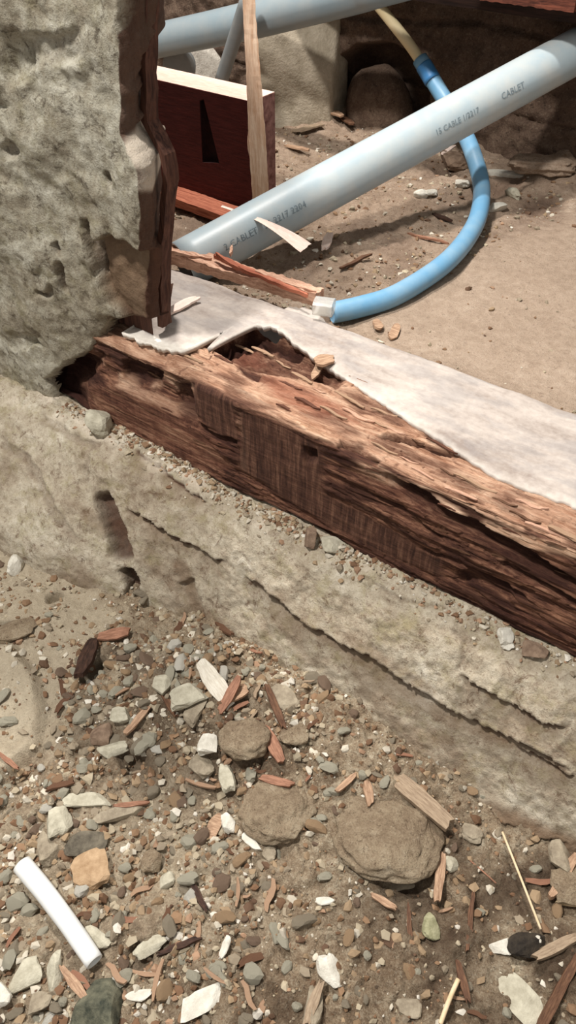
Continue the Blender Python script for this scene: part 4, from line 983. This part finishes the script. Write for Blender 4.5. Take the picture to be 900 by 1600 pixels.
chip(668, 375, 66, 5, -16, 'chip_red', 'thin orange straw on the earth inside the conduit bend', surf='crawl')
chip(690, 343, 34, 7, -24, 'bark', 'short black twig on the earth below the grey drain pipe', surf='crawl')
chip(590, 513, 14, 30, 0, 'chip_tan', 'short tan chip upright at the back of the ledge', surf='crawl', slope=0.2)
chip(615, 522, 14, 34, -10, 'chip_tan', 'second tan chip upright at the back of the ledge', surf='crawl', slope=0.2)
chip(700, 245, 30, 7, 30, 'shaving', 'small white sliver on the dusty brown rock', surf='crawl', lift=0.018)
chip(520, 180, 40, 12, -25, 'chip_tan', 'broken wood piece at the pier foot', surf='crawl', lift=0.012)
chip(480, 205, 50, 16, 10, 'chip_grey', 'greyish wood piece beside the pale pier', surf='crawl', lift=0.01)
chip(465, 238, 40, 10, -15, 'chip_tan', 'tan chip by the end of the red brown offcut', surf='crawl', lift=0.008)
chip(540, 195, 34, 10, -40, 'chip_dark', 'dark chip under the hollow of the back wall', surf='crawl', lift=0.01)

# straws and the white tube
def rod(name, pts, r, mat, label, cat, lift=0.006, **k):
    P_ = []
    for (x, y, l) in pts:
        c = S_floor.at(x, y); P_.append(on_z(x, y, c[2] + l))
    return tag(link(name, tube(name, smooth_path(P_, 24), r, **k), mat), label, cat)
rod('straw', [(785, 1300, 0.02), (815, 1375, 0.028), (845, 1452, 0.014)], 0.0016, M['straw'], 'long thin pale straw slanting over the dark soil', 'straw', seg=8)
rod('straw', [(688, 1600, 0.006), (702, 1562, 0.012), (716, 1530, 0.008)], 0.0028, M['straw'], 'short thick pale straw at the bottom of the trench', 'straw', seg=8)
rod('straw', [(735, 1345, 0.006), (755, 1362, 0.008), (775, 1380, 0.006)], 0.0011, M['chip_red'], 'fine brown straw lying left of the long pale one', 'straw', seg=8)
wt = rod('white_tube', [(35, 1351, 0.019), (74, 1399, 0.021), (112, 1451, 0.02), (148, 1503, 0.016)], lambda t: 0.0128 - 0.0018 * t, M['white_pvc'], 'white bent plastic tube lying on the rubble', 'tube', seg=24, hollow=0.72, squash=0.9, wob=0.05)

# ------------------------------------------------------------------ gravel: counted stones and fine stuff
GK = {'pale': 'stone_pale', 'grey': 'stone_grey', 'tan': 'stone_tan', 'brown': 'stone_brown', 'white': 'stone_white'}
protos = {k: [blob('gravel_stone', (1, random.uniform(0.65, 0.95), random.uniform(0.45, 0.75)), M[m_], 20.0 + j * 3.7 + len(k), 2, 0.25, 6, 0.3) for j in range(6)] for k, m_ in GK.items()}
def zone(px, py):
    if py < 1240 and 90 < px < 520: return 'on the spoil heap below the footing crack'
    if px > 520: return 'on the darker soil right of the largest clod' if px > 640 else 'on the soil around the largest clod'
    return 'in the rubble around the white tube' if px < 260 else 'in the open middle of the trench floor'
def dens(px, py):
    d = 0.45
    if 90 < px < 500 and 1000 < py < 1250: d = 1.0
    elif px < 430 and py > 1200: d = 1.15 - 0.5 * max(0, (px - 250) / 180)
    elif px > 560 and py > 1270: d = 0.22
    elif px < 200 and py < 1000: d = 0.04
    elif px < 120 and py < 1200: d = 0.12
    return d
def try_spot():
    while True:
        x, y = random.uniform(-1.15, 0.25), random.uniform(-0.25, 0.58)
        px, py, _ = project((x, y, float(gz(x, y))))
        if not (-30 < px < 930 and 880 < py < 1630): continue
        i = S_found.idx(px, py)
        fx = np.interp(x, [-0.9, -0.6], [0.53, 0.575])
        if y > fx: continue
        if clear(x, y, 1.05) and random.random() < dens(px, py): return x, y, px, py
HA = np.array(HERO + [(wp_[0], wp_[1], 0, 0.016, 0.016) for wp_ in (S_floor.at(40 + 12 * q_, 1356 + 16.4 * q_) for q_ in range(10))])
def clear(x, y, m=0.85):
    c_, s_ = np.cos(HA[:, 2]), np.sin(HA[:, 2]); dx, dy = x - HA[:, 0], y - HA[:, 1]
    return float(np.min(np.hypot((dx * c_ + dy * s_) / HA[:, 3], (dy * c_ - dx * s_) / HA[:, 4]))) > m
n_ind = 0
while n_ind < 295:
    x, y, px, py = try_spot()
    r_ = random.choice((0.0055, 0.0065, 0.0075, 0.009, 0.0105, 0.013) if px < 520 else (0.0045, 0.0055, 0.0065, 0.008)) * random.uniform(0.85, 1.15)
    kd_ = random.choices(list(GK), (38, 24, 18, 14, 6))[0]; zn = zone(px, py)
    o = bpy.data.objects.new('gravel_stone', protos[kd_][random.randrange(6)]); COL.objects.link(o)
    o.location = (x, y, float(gz(x, y)) + r_ * 0.25); o.scale = (r_ * random.uniform(0.9, 1.5), r_, r_)
    o.rotation_euler = (random.uniform(-0.35, 0.35), random.uniform(-0.35, 0.35), random.uniform(0, 6.28))
    tag(o, f'small loose {kd_} gravel stone ' + zn, 'stone', f'small {kd_} gravel ' + zn); n_ind += 1
chips = [strip_solid('small_chip', np.stack([np.linspace(-0.5, 0.5, 5), 0.05 * np.sin(np.linspace(0, 3 + k, 5)), 0 * np.linspace(0, 1, 5)], 1), (0, 1, 0), (0, 0, 1), lambda t, k=k: (0.14 + 0.06 * (k % 3)) * (0.35 + 0.65 * math.sin(math.pi * (0.1 + 0.8 * t))), 0.07, 3, 0.02, seed=k * 2.3, ragged=0.1) for k in range(6)]
for k, m_ in enumerate(('chip_tan', 'chip_red', 'chip_dark', 'chip_grey', 'chip_tan', 'chip_dark')): chips[k].materials.append(M[m_])
CKN = ('tan', 'reddish', 'dark', 'greyish', 'tan', 'dark')
for k in range(50):
    x, y, px, py = try_spot(); o = bpy.data.objects.new('small_chip', chips[random.randrange(6)]); COL.objects.link(o)
    s_ = random.uniform(0.018, 0.045); o.scale = (s_, s_, s_); o.location = (x, y, float(gz(x, y)) + 0.004); o.rotation_euler = (random.uniform(-0.3, 0.3), random.uniform(-0.35, 0.35), random.uniform(0, 6.28))
    kd_ = CKN[chips.index(o.data)]; tag(o, f'small {kd_} wood splinter ' + zone(px, py), 'wood chip', f'small {kd_} wood splinters ' + zone(px, py))

ico = bmesh.new(); bmesh.ops.create_icosphere(ico, subdivisions=1, radius=1.0)
IV = np.array([v.co for v in ico.verts]); IF = np.array([[v.index for v in f.verts] for f in ico.faces]); ico.free()
PAL = np.array([srgb(*c)[:3] for c in ((116, 88, 66), (140, 112, 86), (160, 138, 110), (152, 140, 120), (178, 166, 142), (206, 198, 180), (168, 136, 110), (96, 74, 58), (222, 216, 202))])
def grains(name, spots, rmin, rmax, mat, label, surf_kind='stuff', weights=None):
    n_ = len(spots); r_ = rmin * (rmax / rmin) ** (RNG.random(n_) ** 1.6)
    V_ = np.repeat(IV[None], n_, 0) * (1 + 0.35 * RNG.normal(size=(n_, 12, 1)).clip(-1, 1)) * (RNG.uniform(0.6, 1.3, (n_, 1, 3)) * np.array([1, 1, 0.75])) * r_[:, None, None]
    a = RNG.uniform(0, 6.28, n_); ca, sa = np.cos(a)[:, None], np.sin(a)[:, None]
    V_ = np.stack([V_[..., 0] * ca - V_[..., 1] * sa, V_[..., 0] * sa + V_[..., 1] * ca, V_[..., 2]], 2)
    V_ += np.asarray(spots)[:, None]; V_[..., 2] += 0.15 * r_[:, None]
    c_ = PAL[RNG.choice(len(PAL), n_, p=weights)] * RNG.uniform(0.8, 1.15, (n_, 1))
    me = mesh_np(name, V_.reshape(-1, 3), (IF[None] + 12 * np.arange(n_)[:, None, None]).reshape(-1, 3), False, {'col': np.repeat(c_[:, None], 12, 1).reshape(-1, 3)})
    o = link(name, me, mat); tag(o, label, kind='stuff'); return o
W1 = np.array([0.12, 0.15, 0.17, 0.16, 0.17, 0.10, 0.04, 0.05, 0.04])
sp_ = []
while len(sp_) < 26000:
    x, y, px, py = 0, 0, 0, 0
    x, y = random.uniform(-1.3, 0.45), random.uniform(-0.4, 0.60)
    px, py, _ = project((x, y, float(gz(x, y))))
    if random.random() < max(0.25, dens(px, py)) * (0.35 + 0.65 * (noise(x * 16, y * 16, 3.0) > -0.1)) and y < np.interp(x, [-0.9, -0.6], [0.54, 0.585]) and clear(x, y): sp_.append((x, y, float(gz(x, y))))
grains('gravel', sp_, 0.0013, 0.0075, M['fine_gravel'], 'fine gravel and crumbs strewn over the trench floor', weights=W1)
sp_ = []
for k in range(1900):
    x = random.uniform(-0.98, 0.1); d_ = abs(random.gauss(0, 0.015)); y = 0.697 - d_
    i = np.clip(int((x - us[0]) / STEP), 0, len(us) - 1); j = int(np.argmin(np.abs(FP[i, :, 1] - y))); p = FP[i, j]
    if random.random() < (1.0 if x < -0.35 else 0.4): sp_.append((p[0], p[1], p[2]))
grains('mortar_crumbs', sp_, 0.0015, 0.0058, M['fine_gravel'], 'loose mortar crumbs along the foot of the rotten beam', weights=np.array([0.07, 0.09, 0.17, 0.1, 0.22, 0.15, 0.15, 0.01, 0.04]))
sp_ = []
while len(sp_) < 4200:
    x, y = random.uniform(-1.7, 0.3), random.uniform(0.97, 1.9)
    px, py, _ = project((x, y, 0.36)); i, j = int((x - cx[0]) / 0.005), int((y - cy[0]) / 0.005)
    f_ = flat[i, j]
    if random.random() < (1 - 0.93 * f_) * (0.3 + 0.7 * (noise(x * 7, y * 7, 5.0) > 0)) * (1.0 if y < 1.4 else 0.7): sp_.append((x, y, CZ[i, j]))
grains('crawl_crumbs', sp_, 0.0015, 0.0065, M['fine_gravel'], 'dry crumbs and grit over the crawl space earth', weights=W1)
